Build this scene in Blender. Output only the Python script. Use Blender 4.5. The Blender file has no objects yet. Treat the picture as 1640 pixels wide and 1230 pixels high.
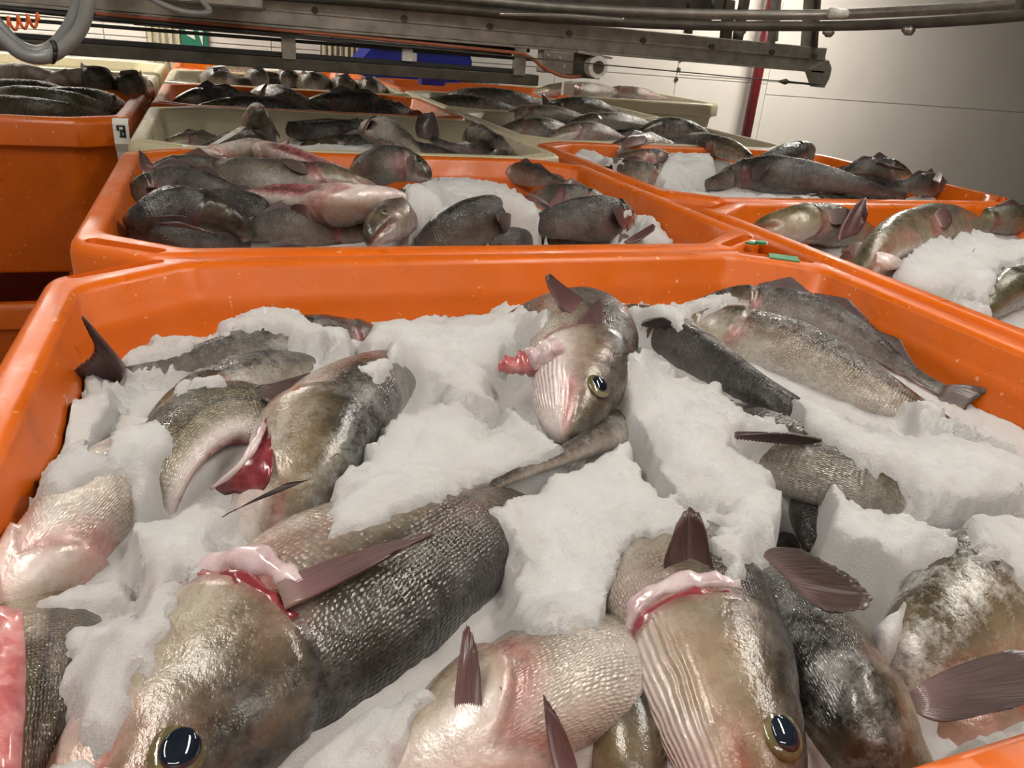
import bpy, bmesh, math, random
import numpy as np
from mathutils import Vector, Matrix
from mathutils.bvhtree import BVHTree

random.seed(7)
S = bpy.context.scene
COL = S.collection

# ------------------------------------------------------------------ camera
ZR = 1.16                 # height of the tub rims
CH = 0.325                # camera above the rims
FPX = 1239.0              # focal length in pixels of the 1640 x 1230 frame
R = np.array([[0.93821622, -0.06976734, 0.33894373],
              [-0.3368288, -0.40871299, 0.84823349],
              [0.07935171, -0.90999242, -0.4069608]])
CAM = np.array([0.0, 0.0, ZR + CH])

cam = bpy.data.cameras.new('camera')
cam.sensor_width = 36.0
cam.lens = 36.0 * FPX / 1640.0
cam.clip_start = 0.02
co = bpy.data.objects.new('camera', cam)
COL.objects.link(co)
m = Matrix.Identity(4)
for r in range(3):
    m[r][0], m[r][1], m[r][2], m[r][3] = R[r][0], -R[r][1], -R[r][2], CAM[r]
co.matrix_world = m
S.camera = co

# ------------------------------------------------------------------ world, exposure
w = bpy.data.worlds.new('world')
S.world = w
w.use_nodes = True
w.node_tree.nodes['Background'].inputs[0].default_value = (0.9, 0.95, 1.0, 1)
w.node_tree.nodes['Background'].inputs[1].default_value = 0.05
S.view_settings.view_transform = 'Standard'
S.view_settings.look = 'None'
S.view_settings.gamma = 1.0
S.view_settings.use_curve_mapping = False
S.view_settings.exposure = 0.08

# ceiling lamps: (x, y, length along x, length along y, emission strength)
LAMPS = [(-0.75, 0.35, 0.14, 1.5, 36.0), (1.25, 0.35, 0.14, 1.5, 36.0), (0.1, -1.5, 1.6, 0.14, 20.0),
         (-1.1, 2.3, 0.14, 1.2, 10.0), (2.5, 1.9, 0.14, 1.3, 22.0),
         (5.0, 5.5, 1.3, 0.14, 150.0), (-1.0, 5.9, 1.4, 0.14, 120.0)]
LAMP_Z = 2.72

def U(px, py, z=None, y=None, x=None):
    """a pixel of the photograph as a point on the plane z (above the rims), y or x"""
    d = R @ np.array([px - 820.0, py - 615.0, FPX])
    if z is not None:
        t = (z - CH) / d[2]
    elif y is not None:
        t = y / d[1]
    else:
        t = x / d[0]
    p = CAM + d * t
    return Vector((p[0], p[1], p[2]))

# ------------------------------------------------------------------ object helpers
def link(o, parent=None):
    COL.objects.link(o)
    if parent is not None:
        o.parent = parent
    return o

def tag(o, label=None, cat=None, group=None, kind=None):
    if label: o['label'] = label
    if cat: o['category'] = cat
    if group: o['group'] = group
    if kind: o['kind'] = kind
    return o

def empty(name, loc, label=None, cat=None, group=None):
    o = bpy.data.objects.new(name, None)
    o.empty_display_size = 0.05
    o.location = loc
    link(o)
    return tag(o, label, cat, group)

def mesh_obj(name, verts, faces, mat, parent=None, smooth=True, uvs=None):
    me = bpy.data.meshes.new(name)
    me.from_pydata([tuple(v) for v in verts], [], faces)
    if uvs is not None:
        uvl = me.uv_layers.new(name='UVMap')
        vi = np.empty(len(me.loops), dtype=np.int32)
        me.loops.foreach_get('vertex_index', vi)
        uvl.data.foreach_set('uv', np.asarray(uvs, dtype=np.float32)[vi].ravel())
    if smooth:
        me.polygons.foreach_set('use_smooth', [True] * len(me.polygons))
    if mat is not None:
        for mm in (mat if isinstance(mat, (list, tuple)) else [mat]):
            me.materials.append(mm)
    o = bpy.data.objects.new(name, me)
    if parent is not None:                       # geometry is given in world space
        o.matrix_parent_inverse = Matrix.Identity(4)
        me.transform(Matrix.Translation(-parent.matrix_basis.translation))
    return link(o, parent)

class MB:
    """collects shapes, then links them as one mesh object"""
    def __init__(s): s.v = []; s.f = []
    def box(s, lo, hi, bevel=0.0):
        x0, y0, z0 = lo; x1, y1, z1 = hi
        if bevel <= 0:
            n = len(s.v)
            s.v += [(x0,y0,z0),(x1,y0,z0),(x1,y1,z0),(x0,y1,z0),(x0,y0,z1),(x1,y0,z1),(x1,y1,z1),(x0,y1,z1)]
            s.f += [tuple(n+i for i in q) for q in ((0,3,2,1),(4,5,6,7),(0,1,5,4),(1,2,6,5),(2,3,7,6),(3,0,4,7))]
            return s
        b = bmesh.new()
        bmesh.ops.create_cube(b, size=1.0)
        for v in b.verts:
            v.co = Vector((x0+(x1-x0)*(v.co.x+.5), y0+(y1-y0)*(v.co.y+.5), z0+(z1-z0)*(v.co.z+.5)))
        bmesh.ops.bevel(b, geom=list(b.edges), offset=bevel, segments=2, affect='EDGES', profile=0.5)
        s.bm(b); b.free()
        return s
    def bm(s, b, mat=None):
        n = len(s.v)
        b.verts.index_update()
        for v in b.verts:
            s.v.append(tuple((mat @ v.co) if mat else v.co))
        for f in b.faces:
            s.f.append(tuple(n + v.index for v in f.verts))
        return s
    def tube(s, pts, rad, seg=10, cap=True):
        pts = [Vector(p) for p in pts]
        n0 = len(s.v); N = len(pts)
        prev = None
        for i, p in enumerate(pts):
            t = (pts[min(i+1, N-1)] - pts[max(i-1, 0)]).normalized()
            if prev is None:
                a = Vector((0,0,1)) if abs(t.z) < .9 else Vector((1,0,0))
                u = t.cross(a).normalized()
            else:
                u = (prev - t * prev.dot(t)).normalized()
            prev = u
            vv = t.cross(u)
            r = rad[i] if isinstance(rad, (list, tuple)) else rad
            for k in range(seg):
                a = 2*math.pi*k/seg
                s.v.append(tuple(p + u*(r*math.cos(a)) + vv*(r*math.sin(a))))
        for i in range(N-1):
            for k in range(seg):
                k2 = (k+1) % seg
                s.f.append((n0+i*seg+k, n0+i*seg+k2, n0+(i+1)*seg+k2, n0+(i+1)*seg+k))
        if cap:
            s.f.append(tuple(n0+k for k in range(seg))[::-1])
            s.f.append(tuple(n0+(N-1)*seg+k for k in range(seg)))
        return s
    def prism(s, poly, axis, a, b):
        """polygon of 2-D points swept along axis from a to b"""
        n = len(s.v); k = len(poly)
        for q in (a, b):
            for (p, r) in poly:
                s.v.append({'x': (q,p,r), 'y': (p,q,r), 'z': (p,r,q)}[axis])
        s.f.append(tuple(range(n, n+k))); s.f.append(tuple(range(n+2*k-1, n+k-1, -1)))
        for i in range(k):
            j = (i+1) % k
            s.f.append((n+i, n+j, n+k+j, n+k+i))
        return s
    def build(s, name, mat, parent=None, smooth=False):
        o = mesh_obj(name, s.v, s.f, mat, parent, smooth)
        b = bmesh.new(); b.from_mesh(o.data)
        bmesh.ops.recalc_face_normals(b, faces=list(b.faces))
        b.to_mesh(o.data); b.free()
        return o

def catmull(pts, n):
    """n points evenly spaced by length on a Catmull-Rom curve through pts (numpy k x d)"""
    P = np.array(pts, float)
    Q = np.vstack([2*P[0]-P[1], P, 2*P[-1]-P[-2]])
    out = []
    for i in range(1, len(Q)-2):
        p0, p1, p2, p3 = Q[i-1], Q[i], Q[i+1], Q[i+2]
        for t in np.linspace(0, 1, 24, endpoint=False):
            out.append(.5*((2*p1)+(-p0+p2)*t+(2*p0-5*p1+4*p2-p3)*t*t+(-p0+3*p1-3*p2+p3)*t**3))
    out.append(P[-1])
    out = np.array(out)
    L = np.concatenate([[0], np.cumsum(np.linalg.norm(np.diff(out[:, :3], axis=0), axis=1))])
    t = np.linspace(0, L[-1], n) if np.isscalar(n) else np.asarray(n)*L[-1]
    return np.stack([np.interp(t, L, out[:, k]) for k in range(out.shape[1])], 1), L[-1]

# ------------------------------------------------------------------ materials
def new_mat(name):
    mt = bpy.data.materials.new(name)
    mt.use_nodes = True
    nt = mt.node_tree
    return mt, nt, nt.nodes['Principled BSDF']

def N(nt, typ, **kw):
    n = nt.nodes.new(typ)
    for k, v in kw.items():
        if k.startswith('i_'):
            n.inputs[k[2:].replace('_', ' ')].default_value = v
        else:
            setattr(n, k, v)
    return n

def ramp(nt, stops, fac=None, interp='LINEAR'):
    n = nt.nodes.new('ShaderNodeValToRGB')
    n.color_ramp.interpolation = interp
    e = n.color_ramp.elements
    while len(e) < len(stops): e.new(0.5)
    for el, (p, c) in zip(e, stops):
        el.position = p
        el.color = (c, c, c, 1) if np.isscalar(c) else (*c[:3], 1)
    if fac is not None: nt.links.new(fac, n.inputs[0])
    return n

def mix(nt, fac, a, b, mode='MIX'):
    n = nt.nodes.new('ShaderNodeMix'); n.data_type = 'RGBA'; n.blend_type = mode
    for sock, v in ((n.inputs[0], fac), (n.inputs[6], a), (n.inputs[7], b)):
        if hasattr(v, 'is_linked') or hasattr(v, 'links'): nt.links.new(v, sock)
        elif np.isscalar(v): sock.default_value = v
        else: sock.default_value = (*v[:3], 1)
    return n.outputs[2]

def mth(nt, op, a, b=None, c=None, clamp=False):
    n = nt.nodes.new('ShaderNodeMath'); n.operation = op; n.use_clamp = clamp
    for i, v in enumerate((a, b, c)):
        if v is None: continue
        if np.isscalar(v): n.inputs[i].default_value = v
        else: nt.links.new(v, n.inputs[i])
    return n.outputs[0]

def noise(nt, vec, scale, detail=3.0, rough=.55):
    n = nt.nodes.new('ShaderNodeTexNoise')
    n.inputs['Scale'].default_value = scale
    n.inputs['Detail'].default_value = detail
    n.inputs['Roughness'].default_value = rough
    if vec is not None: nt.links.new(vec, n.inputs['Vector'])
    return n.outputs['Fac']

def geo_pos(nt): return nt.nodes.new('ShaderNodeNewGeometry').outputs['Position']

def bump(nt, bsdf, height, strength, dist=0.002, prev=None):
    b = nt.nodes.new('ShaderNodeBump')
    b.inputs['Strength'].default_value = strength
    b.inputs['Distance'].default_value = dist
    nt.links.new(height, b.inputs['Height'])
    if prev is not None: nt.links.new(prev, b.inputs['Normal'])
    if bsdf is not None: nt.links.new(b.outputs[0], bsdf.inputs['Normal'])
    return b.outputs[0]

def plain(name, col, rough=.5, metal=0.0, var=0.15, scale=8.0, bumps=0.0, bscale=60.0):
    mt, nt, b = new_mat(name)
    p = geo_pos(nt)
    n1 = noise(nt, p, scale, 4)
    c = [x for x in col]
    d = [x*(1-var) for x in col]; e = [min(1, x*(1+var)) for x in col]
    nt.links.new(ramp(nt, [(.3, d), (.5, c), (.7, e)], n1).outputs[0], b.inputs['Base Color'])
    b.inputs['Roughness'].default_value = rough
    b.inputs['Metallic'].default_value = metal
    if bumps > 0: bump(nt, b, noise(nt, p, bscale, 4), bumps)
    return mt

def mat_plastic(name, base, dirt, scuff):
    mt, nt, b = new_mat(name)
    p = geo_pos(nt)
    c = ramp(nt, [(.3, [x*.9 for x in base]), (.7, [min(1, x*1.06) for x in base])], noise(nt, p, 5, 3)).outputs[0]
    # pale scuffs and knocks, strongest as short scratches
    sc = ramp(nt, [(.62, 0), (.74, 1)], noise(nt, p, 38, 6, .7)).outputs[0]
    c = mix(nt, mth(nt, 'MULTIPLY', sc, .35), c, scuff)
    dr = ramp(nt, [(.60, 0), (.78, 1)], noise(nt, p, 9, 6, .65)).outputs[0]
    c = mix(nt, mth(nt, 'MULTIPLY', dr, .45), c, dirt)
    # a few frost and scale flecks
    fl = ramp(nt, [(.70, 0), (.735, 1)], noise(nt, p, 85, 2, .5)).outputs[0]
    c = mix(nt, mth(nt, 'MULTIPLY', fl, .5), c, (.8, .55, .42))
    nt.links.new(c, b.inputs['Base Color'])
    rg = ramp(nt, [(.35, .26), (.7, .50)], noise(nt, p, 14, 5)).outputs[0]
    nt.links.new(rg, b.inputs['Roughness'])
    b.inputs['Specular IOR Level'].default_value = .5
    bump(nt, b, noise(nt, p, 45, 5, .6), .25, .002)
    return mt

M = {}
M['orange'] = mat_plastic('orange_plastic', (.66, .124, .003), (.30, .05, .004), (.76, .28, .09))
M['cream'] = mat_plastic('cream_plastic', (.56, .50, .33), (.28, .23, .13), (.68, .64, .52))

def mat_fish():
    mt, nt, b = new_mat('fish_skin')
    L = nt.links.new
    uv = N(nt, 'ShaderNodeUVMap', uv_map='UVMap').outputs[0]
    sx = N(nt, 'ShaderNodeSeparateXYZ'); L(uv, sx.inputs[0])
    s, v = sx.outputs[0], sx.outputs[1]
    oi = N(nt, 'ShaderNodeObjectInfo')
    oc = N(nt, 'ShaderNodeSeparateColor'); L(oi.outputs['Color'], oc.inputs[0])
    dark, pink, green, frost = oc.outputs[0], oc.outputs[1], oc.outputs[2], oi.outputs['Alpha']
    at = N(nt, 'ShaderNodeAttribute', attribute_name='mark')
    ac = N(nt, 'ShaderNodeSeparateColor'); L(at.outputs['Color'], ac.inputs[0])
    cut, pale, black = ac.outputs[0], ac.outputs[1], ac.outputs[2]
    p = N(nt, 'ShaderNodeTexCoord').outputs['Object']
    c1 = N(nt, 'ShaderNodeCombineXYZ')
    L(mth(nt, 'MULTIPLY', s, 9), c1.inputs[0]); L(mth(nt, 'MULTIPLY', v, 9), c1.inputs[1]); L(mth(nt, 'MULTIPLY', oi.outputs['Random'], 40), c1.inputs[2])
    n_str = noise(nt, c1.outputs[0], 1.0, 5, .6)
    n_big = noise(nt, p, 16, 4, .6)
    n_med = noise(nt, p, 60, 5, .65)
    n_fin = noise(nt, p, 300, 3, .6)
    # back to belly
    vv = mth(nt, 'ADD', v, mth(nt, 'MULTIPLY', mth(nt, 'SUBTRACT', n_str, .5), .26))
    vv = mth(nt, 'ADD', vv, mth(nt, 'MULTIPLY', mth(nt, 'SUBTRACT', n_med, .5), .20))
    base = ramp(nt, [(.0, (.016, .014, .012)), (.30, (.038, .032, .024)), (.41, (.100, .078, .048)), (.50, (.215, .180, .125)),
                     (.64, (.35, .305, .23)), (.82, (.51, .465, .395)), (1., (.68, .62, .55))], vv).outputs[0]
    base = mix(nt, mth(nt, 'MULTIPLY', green, .5), base, (.15, .15, .05), 'MIX')
    dk = ramp(nt, [(.0, (.006, .0055, .005)), (.35, (.011, .0095, .009)), (.62, (.032, .027, .024)), (1., (.26, .22, .205))], vv).outputs[0]
    base = mix(nt, dark, base, dk)
    # brassy cheeks
    hd = ramp(nt, [(.02, .25), (.10, 1), (.19, .6), (.26, 0)], s).outputs[0]
    hd = mth(nt, 'MULTIPLY', hd, ramp(nt, [(.38, 0), (.62, 1)], n_big).outputs[0])
    base = mix(nt, mth(nt, 'MULTIPLY', hd, .38), base, (.36, .27, .13))
    # rosy bruises
    pk = ramp(nt, [(.40, 0), (.68, .85)], noise(nt, p, 9, 5, .6)).outputs[0]
    pk = mth(nt, 'MULTIPLY', pk, ramp(nt, [(.25, 0), (.55, 1)], v).outputs[0])
    base = mix(nt, mth(nt, 'MULTIPLY', pk, pink, clamp=True), base, (.50, .22, .19))
    # lateral line, dark seam
    ll = mth(nt, 'ABSOLUTE', mth(nt, 'SUBTRACT', v, mth(nt, 'ADD', .37, mth(nt, 'MULTIPLY', s, .12))))
    ll = mth(nt, 'MULTIPLY', ramp(nt, [(.0, 1), (.012, .7), (.026, 0)], ll).outputs[0], ramp(nt, [(.27, 0), (.33, 1)], s).outputs[0])
    base = mix(nt, mth(nt, 'MULTIPLY', ll, .75), base, (.03, .026, .024))
    # scales
    cmb = N(nt, 'ShaderNodeCombineXYZ')
    L(mth(nt, 'MULTIPLY', s, 150), cmb.inputs[0]); L(mth(nt, 'MULTIPLY', v, 62), cmb.inputs[1])
    vo = N(nt, 'ShaderNodeTexVoronoi'); vo.inputs['Scale'].default_value = 1.0; vo.inputs['Randomness'].default_value = .45
    L(cmb.outputs[0], vo.inputs['Vector'])
    sc_mask = mth(nt, 'MULTIPLY', ramp(nt, [(.25, 0), (.30, 1)], s).outputs[0], ramp(nt, [(.3, .15), (.6, 1)], n_big).outputs[0])
    scl = ramp(nt, [(.15, 1), (.62, 0)], vo.outputs['Distance']).outputs[0]
    base = mix(nt, mth(nt, 'MULTIPLY', mth(nt, 'SUBTRACT', 1, scl), mth(nt, 'MULTIPLY', sc_mask, .45)), base, (.05, .042, .035))
    # folds of the throat
    fo = mth(nt, 'SINE', mth(nt, 'ADD', mth(nt, 'MULTIPLY', v, 150), mth(nt, 'MULTIPLY', n_big, 9)))
    fm = mth(nt, 'MULTIPLY', ramp(nt, [(.03, 0), (.07, 1), (.22, 1), (.25, 0)], s).outputs[0], ramp(nt, [(.60, 0), (.68, 1), (.96, 1)], v).outputs[0])
    fm = mth(nt, 'MULTIPLY', fm, at.outputs['Alpha'])
    fold = mth(nt, 'MULTIPLY', mth(nt, 'ADD', mth(nt, 'MULTIPLY', fo, .5), .5), fm)
    base = mix(nt, mth(nt, 'MULTIPLY', mth(nt, 'SUBTRACT', fm, fold), .4), base, (.36, .24, .21))
    # cut flesh, pale membranes, black lining
    fl = ramp(nt, [(.3, (.16, .015, .02)), (.5, (.36, .06, .07)), (.75, (.62, .27, .26))], n_med).outputs[0]
    base = mix(nt, pale, base, mix(nt, n_med, (.66, .54, .54), (.84, .76, .74)))
    base = mix(nt, cut, base, fl)
    base = mix(nt, black, base, (.02, .012, .014))
    # frost film, patchy
    fr = mth(nt, 'MULTIPLY', ramp(nt, [(.46, 0), (.66, 1)], noise(nt, p, 24, 8, .78)).outputs[0], frost)
    fr = mth(nt, 'MULTIPLY', fr, ramp(nt, [(.30, .55), (.6, 1)], n_fin).outputs[0])
    base = mix(nt, fr, base, (.74, .73, .70))
    L(base, b.inputs['Base Color'])
    rg = mth(nt, 'ADD', ramp(nt, [(.3, .14), (.7, .40)], n_med).outputs[0], mth(nt, 'MULTIPLY', fr, .3))
    L(rg, b.inputs['Roughness'])
    b.inputs['Specular IOR Level'].default_value = .45
    b.inputs['Coat Weight'].default_value = .5
    b.inputs['Coat Roughness'].default_value = .07
    b.inputs['Metallic'].default_value = .10
    hgt = mth(nt, 'MULTIPLY', scl, sc_mask)
    b0 = bump(nt, None, fold, .5, .004)
    b1 = bump(nt, None, hgt, .55, .0016, b0)
    b2 = bump(nt, None, n_med, .34, .004, b1)
    b3 = bump(nt, None, n_fin, .25, .0012, b2)
    L(b3, b.inputs['Normal'])
    # gloss coat gets the coarser relief only
    L(b2, b.inputs['Coat Normal'])
    return mt
M['fish'] = mat_fish()

def mat_fin():
    mt, nt, b = new_mat('fin_membrane')
    L = nt.links.new
    uv = N(nt, 'ShaderNodeUVMap', uv_map='UVMap').outputs[0]
    sx = N(nt, 'ShaderNodeSeparateXYZ'); L(uv, sx.inputs[0])
    oi = N(nt, 'ShaderNodeObjectInfo')
    oc = N(nt, 'ShaderNodeSeparateColor'); L(oi.outputs['Color'], oc.inputs[0])
    cmb = N(nt, 'ShaderNodeCombineXYZ')
    L(mth(nt, 'MULTIPLY', sx.outputs[0], 60), cmb.inputs[0]); L(mth(nt, 'MULTIPLY', sx.outputs[1], 2.5), cmb.inputs[1])
    st = noise(nt, cmb.outputs[0], 1.0, 3, .6)
    a = ramp(nt, [(.0, (.36, .25, .22)), (.14, (.16, .085, .085)), (.40, (.060, .030, .034)), (1., (.035, .022, .018))], sx.outputs[1]).outputs[0]
    d = ramp(nt, [(.0, (.16, .12, .12)), (.25, (.05, .036, .036)), (1., (.022, .017, .018))], sx.outputs[1]).outputs[0]
    c = mix(nt, oc.outputs[0], a, d)
    rd = mth(nt, 'MULTIPLY', oc.outputs[1], ramp(nt, [(.35, 0), (.6, 1)], st).outputs[0])
    c = mix(nt, mth(nt, 'MULTIPLY', rd, .5), c, (.22, .045, .045))
    c = mix(nt, mth(nt, 'MULTIPLY', ramp(nt, [(.35, 0), (.7, 1)], st).outputs[0], .22), c, (.26, .17, .14))
    L(c, b.inputs['Base Color'])
    b.inputs['Roughness'].default_value = .3
    b.inputs['Coat Weight'].default_value = .35
    b.inputs['Coat Roughness'].default_value = .15
    bump(nt, b, st, .5, .002)
    return mt
M['fin'] = mat_fin()

def mat_flesh(name, a, b_, c_, rough=.22):
    mt, nt, b = new_mat(name)
    p = N(nt, 'ShaderNodeTexCoord').outputs['Object']
    nt.links.new(ramp(nt, [(.3, a), (.5, b_), (.72, c_)], noise(nt, p, 42, 5, .65)).outputs[0], b.inputs['Base Color'])
    b.inputs['Roughness'].default_value = rough
    b.inputs['Coat Weight'].default_value = .5
    b.inputs['Coat Roughness'].default_value = .1
    b.inputs['Subsurface Weight'].default_value = .15
    b.inputs['Subsurface Radius'].default_value = (.006, .003, .002)
    bump(nt, b, noise(nt, p, 90, 4), .25, .002)
    return mt
M['flesh'] = mat_flesh('raw_flesh', (.30, .05, .06), (.50, .15, .15), (.68, .36, .34))
M['membrane'] = mat_flesh('pale_membrane', (.40, .25, .26), (.57, .44, .45), (.72, .63, .62))
M['gill'] = mat_flesh('gill_red', (.10, .012, .018), (.22, .03, .04), (.36, .10, .10))
M['iris'] = mat_flesh('fish_iris', (.05, .04, .018), (.12, .098, .045), (.26, .225, .13), .12)
mt, nt, b = new_mat('fish_pupil')
nt.links.new(ramp(nt, [(.3, (.004, .006, .012)), (.7, (.012, .018, .03))], noise(nt, geo_pos(nt), 40)).outputs[0], b.inputs['Base Color'])
b.inputs['Roughness'].default_value = .05; b.inputs['Coat Weight'].default_value = 1.0; b.inputs['Coat Roughness'].default_value = .03
M['pupil'] = mt

def mat_ice():
    mt, nt, b = new_mat('flake_ice')
    L = nt.links.new
    p = geo_pos(nt)
    n1 = noise(nt, p, 14, 6, .65); n2 = noise(nt, p, 90, 8, .75); n3 = noise(nt, p, 520, 3, .6)
    c = ramp(nt, [(.28, (.78, .775, .765)), (.48, (.88, .88, .87)), (.72, (.93, .93, .92))], n1).outputs[0]
    at = N(nt, 'ShaderNodeAttribute', attribute_name='ice_tint')
    c = mix(nt, mth(nt, 'MULTIPLY', at.outputs['Fac'], ramp(nt, [(.35, .35), (.65, 1)], n1).outputs[0]), c, (.50, .41, .38))
    L(c, b.inputs['Base Color'])
    b.inputs['Roughness'].default_value = .55
    b.inputs['Subsurface Weight'].default_value = .4
    b.inputs['Subsurface Radius'].default_value = (.010, .011, .012)
    b.inputs['Specular IOR Level'].default_value = .35
    n4 = noise(nt, p, 230, 6, .75)
    b1 = bump(nt, None, n2, .75, .008)
    b1 = bump(nt, None, n4, .8, .005, b1)
    b2 = bump(nt, b, n3, .5, .0025, b1)
    return mt
M['ice'] = mat_ice()

M['steel'] = plain('worn_steel', (.28, .262, .225), .40, .7, .25, 22, .2, 120)
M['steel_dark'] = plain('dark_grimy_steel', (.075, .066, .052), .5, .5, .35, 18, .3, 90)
M['steel_bright'] = plain('bright_steel', (.62, .61, .58), .22, .95, .1, 30, .1, 160)
M['black'] = plain('black_rubber', (.012, .011, .010), .55, 0, .3, 20)
M['hose'] = plain('grey_hose', (.20, .205, .20), .34, 0, .12, 15)
M['cable_orange'] = plain('orange_cable', (.75, .14, .02), .4, 0, .2, 30)
M['cable_brown'] = plain('brown_cable', (.30, .085, .035), .45, 0, .2, 30)
M['nylon'] = plain('white_nylon', (.62, .60, .53), .4, 0, .2, 60, .3, 150)
M['pipe_red'] = plain('red_paint', (.115, .008, .012), .35, 0, .15, 10)
M['blue'] = plain('blue_plastic', (.012, .03, .34), .35, 0, .15, 7)
M['white_plastic'] = plain('white_plastic', (.75, .73, .68), .4, 0, .06, 12)
M['green_tape'] = plain('green_tape', (.018, .22, .075), .42, 0, .12, 50)
M['ink'] = plain('black_ink', (.02, .022, .026), .5, 0, .2, 60)
M['sign_green'] = plain('green_sign', (.02, .17, .10), .4, 0, .1, 20)
M['mesh_cloth'] = plain('beige_cloth', (.50, .46, .33), .8, 0, .12, 40, .3, 160)
M['floor'] = plain('wet_concrete', (.20, .19, .18), .35, 0, .3, 3, .25, 30)
M['lamp_body'] = plain('white_enamel', (.75, .75, .73), .4, 0, .05, 10)

def mat_wall():
    mt, nt, b = new_mat('painted_panel_wall')
    p = geo_pos(nt)
    c = ramp(nt, [(.3, (.68, .635, .575)), (.7, (.75, .705, .64))], noise(nt, p, 1.4, 5)).outputs[0]
    st = ramp(nt, [(.66, 0), (.76, 1)], noise(nt, p, 16, 6, .7)).outputs[0]
    c = mix(nt, mth(nt, 'MULTIPLY', st, .22), c, (.42, .37, .29))
    nt.links.new(c, b.inputs['Base Color'])
    b.inputs['Roughness'].default_value = .42
    bump(nt, b, noise(nt, p, 4, 5), .12, .02)
    return mt
M['wall'] = mat_wall()
mt, nt, b = new_mat('ceiling_paint')
nt.links.new(ramp(nt, [(.3, (.13, .125, .115)), (.7, (.17, .165, .155))], noise(nt, geo_pos(nt), 2)).outputs[0], b.inputs['Base Color'])
b.inputs['Roughness'].default_value = .7
M['ceiling'] = mt

def mat_lamp(name, strength):
    mt, nt, b = new_mat(name)
    b.inputs['Base Color'].default_value = (.9, .9, .88, 1)
    b.inputs['Emission Color'].default_value = (1.0, .945, .86, 1)
    b.inputs['Emission Strength'].default_value = strength
    return mt

# ------------------------------------------------------------------ the room
RX0, RX1, RY0, RY1, RH = -3.2, 11.0, -2.4, 7.0, 2.85
def structure(name, mb, mat):
    o = mb.build(name, mat)
    return tag(o, kind='structure')
structure('floor', MB().box((RX0, RY0, -.1), (RX1, RY1, 0)), M['floor'])
structure('ceiling', MB().box((RX0, RY0, RH), (RX1, RY1, RH+.1)), M['ceiling'])
wall_back = structure('wall_back', MB().box((RX0, RY1+.02, 0), (RX1, RY1+.14, RH)), M['wall'])
structure('wall_left', MB().box((RX0-.12, RY0, 0), (RX0, RY1+.14, RH)), M['wall'])
structure('wall_right', MB().box((RX1, RY0, 0), (RX1+.12, RY1+.14, RH)), M['wall'])
structure('wall_front', MB().box((RX0, RY0-.12, 0), (RX1, RY0, RH)), M['wall'])
# panels of the back wall, a few mm apart
px_edges = [RX0, -1.95, -.72, .48, 1.72, 2.95, 4.22, 5.28, RX1]
zs = [0, ZR + CH - .22, RH]
for i in range(len(px_edges)-1):
    for j in range(2):
        a, c = px_edges[i], px_edges[i+1]
        dz = .0 if i < 7 else -.10
        z0 = zs[j] + (dz if j else 0); z1 = zs[j+1] + (dz if j == 0 else 0)
        MB().box((a+.003, RY1, z0+.003), (c-.003, RY1+.025, z1-.003), .003).build('panel', M['wall'], wall_back)

for (lx, ly, lw, ll, st) in LAMPS:
    dy = 'over the fish tubs' if lw < ll else ('beside the back wall' if ly > 3 else 'near the front wall')
    o = empty('ceiling_lamp', (lx, ly, LAMP_Z), 'long white fluorescent ceiling lamp ' + dy, 'lamp', 'fluorescent ceiling lamps ' + dy)
    MB().box((lx-lw/2-.03, ly-ll/2-.03, LAMP_Z+.03), (lx+lw/2+.03, ly+ll/2+.03, RH), .01).build('housing', M['lamp_body'], o)
    MB().box((lx-lw/2, ly-ll/2, LAMP_Z), (lx+lw/2, ly+ll/2, LAMP_Z+.035), .012).build('diffuser', mat_lamp('lamp_diffuser', st), o)

# ------------------------------------------------------------------ fish tubs
TW, TD, TH = .6225, .5205, .58        # half width, half depth, height
def octo(hx, hy, cx, cy, z, r=.022, k=4):
    base = [(-hx, -hy+cy), (-hx+cx, -hy), (hx-cx, -hy), (hx, -hy+cy), (hx, hy-cy), (hx-cx, hy), (-hx+cx, hy), (-hx, hy-cy)]
    out = []
    for i, c in enumerate(base):
        c = Vector(c); a = Vector(base[i-1]); d = Vector(base[(i+1) % 8])
        p = c + (a-c).normalized()*r; q = c + (d-c).normalized()*r
        for t in range(k+1):
            t /= k
            w_ = p*(1-t)**2 + c*2*t*(1-t) + q*t*t
            out.append((w_.x, w_.y, z))
    return out

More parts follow.
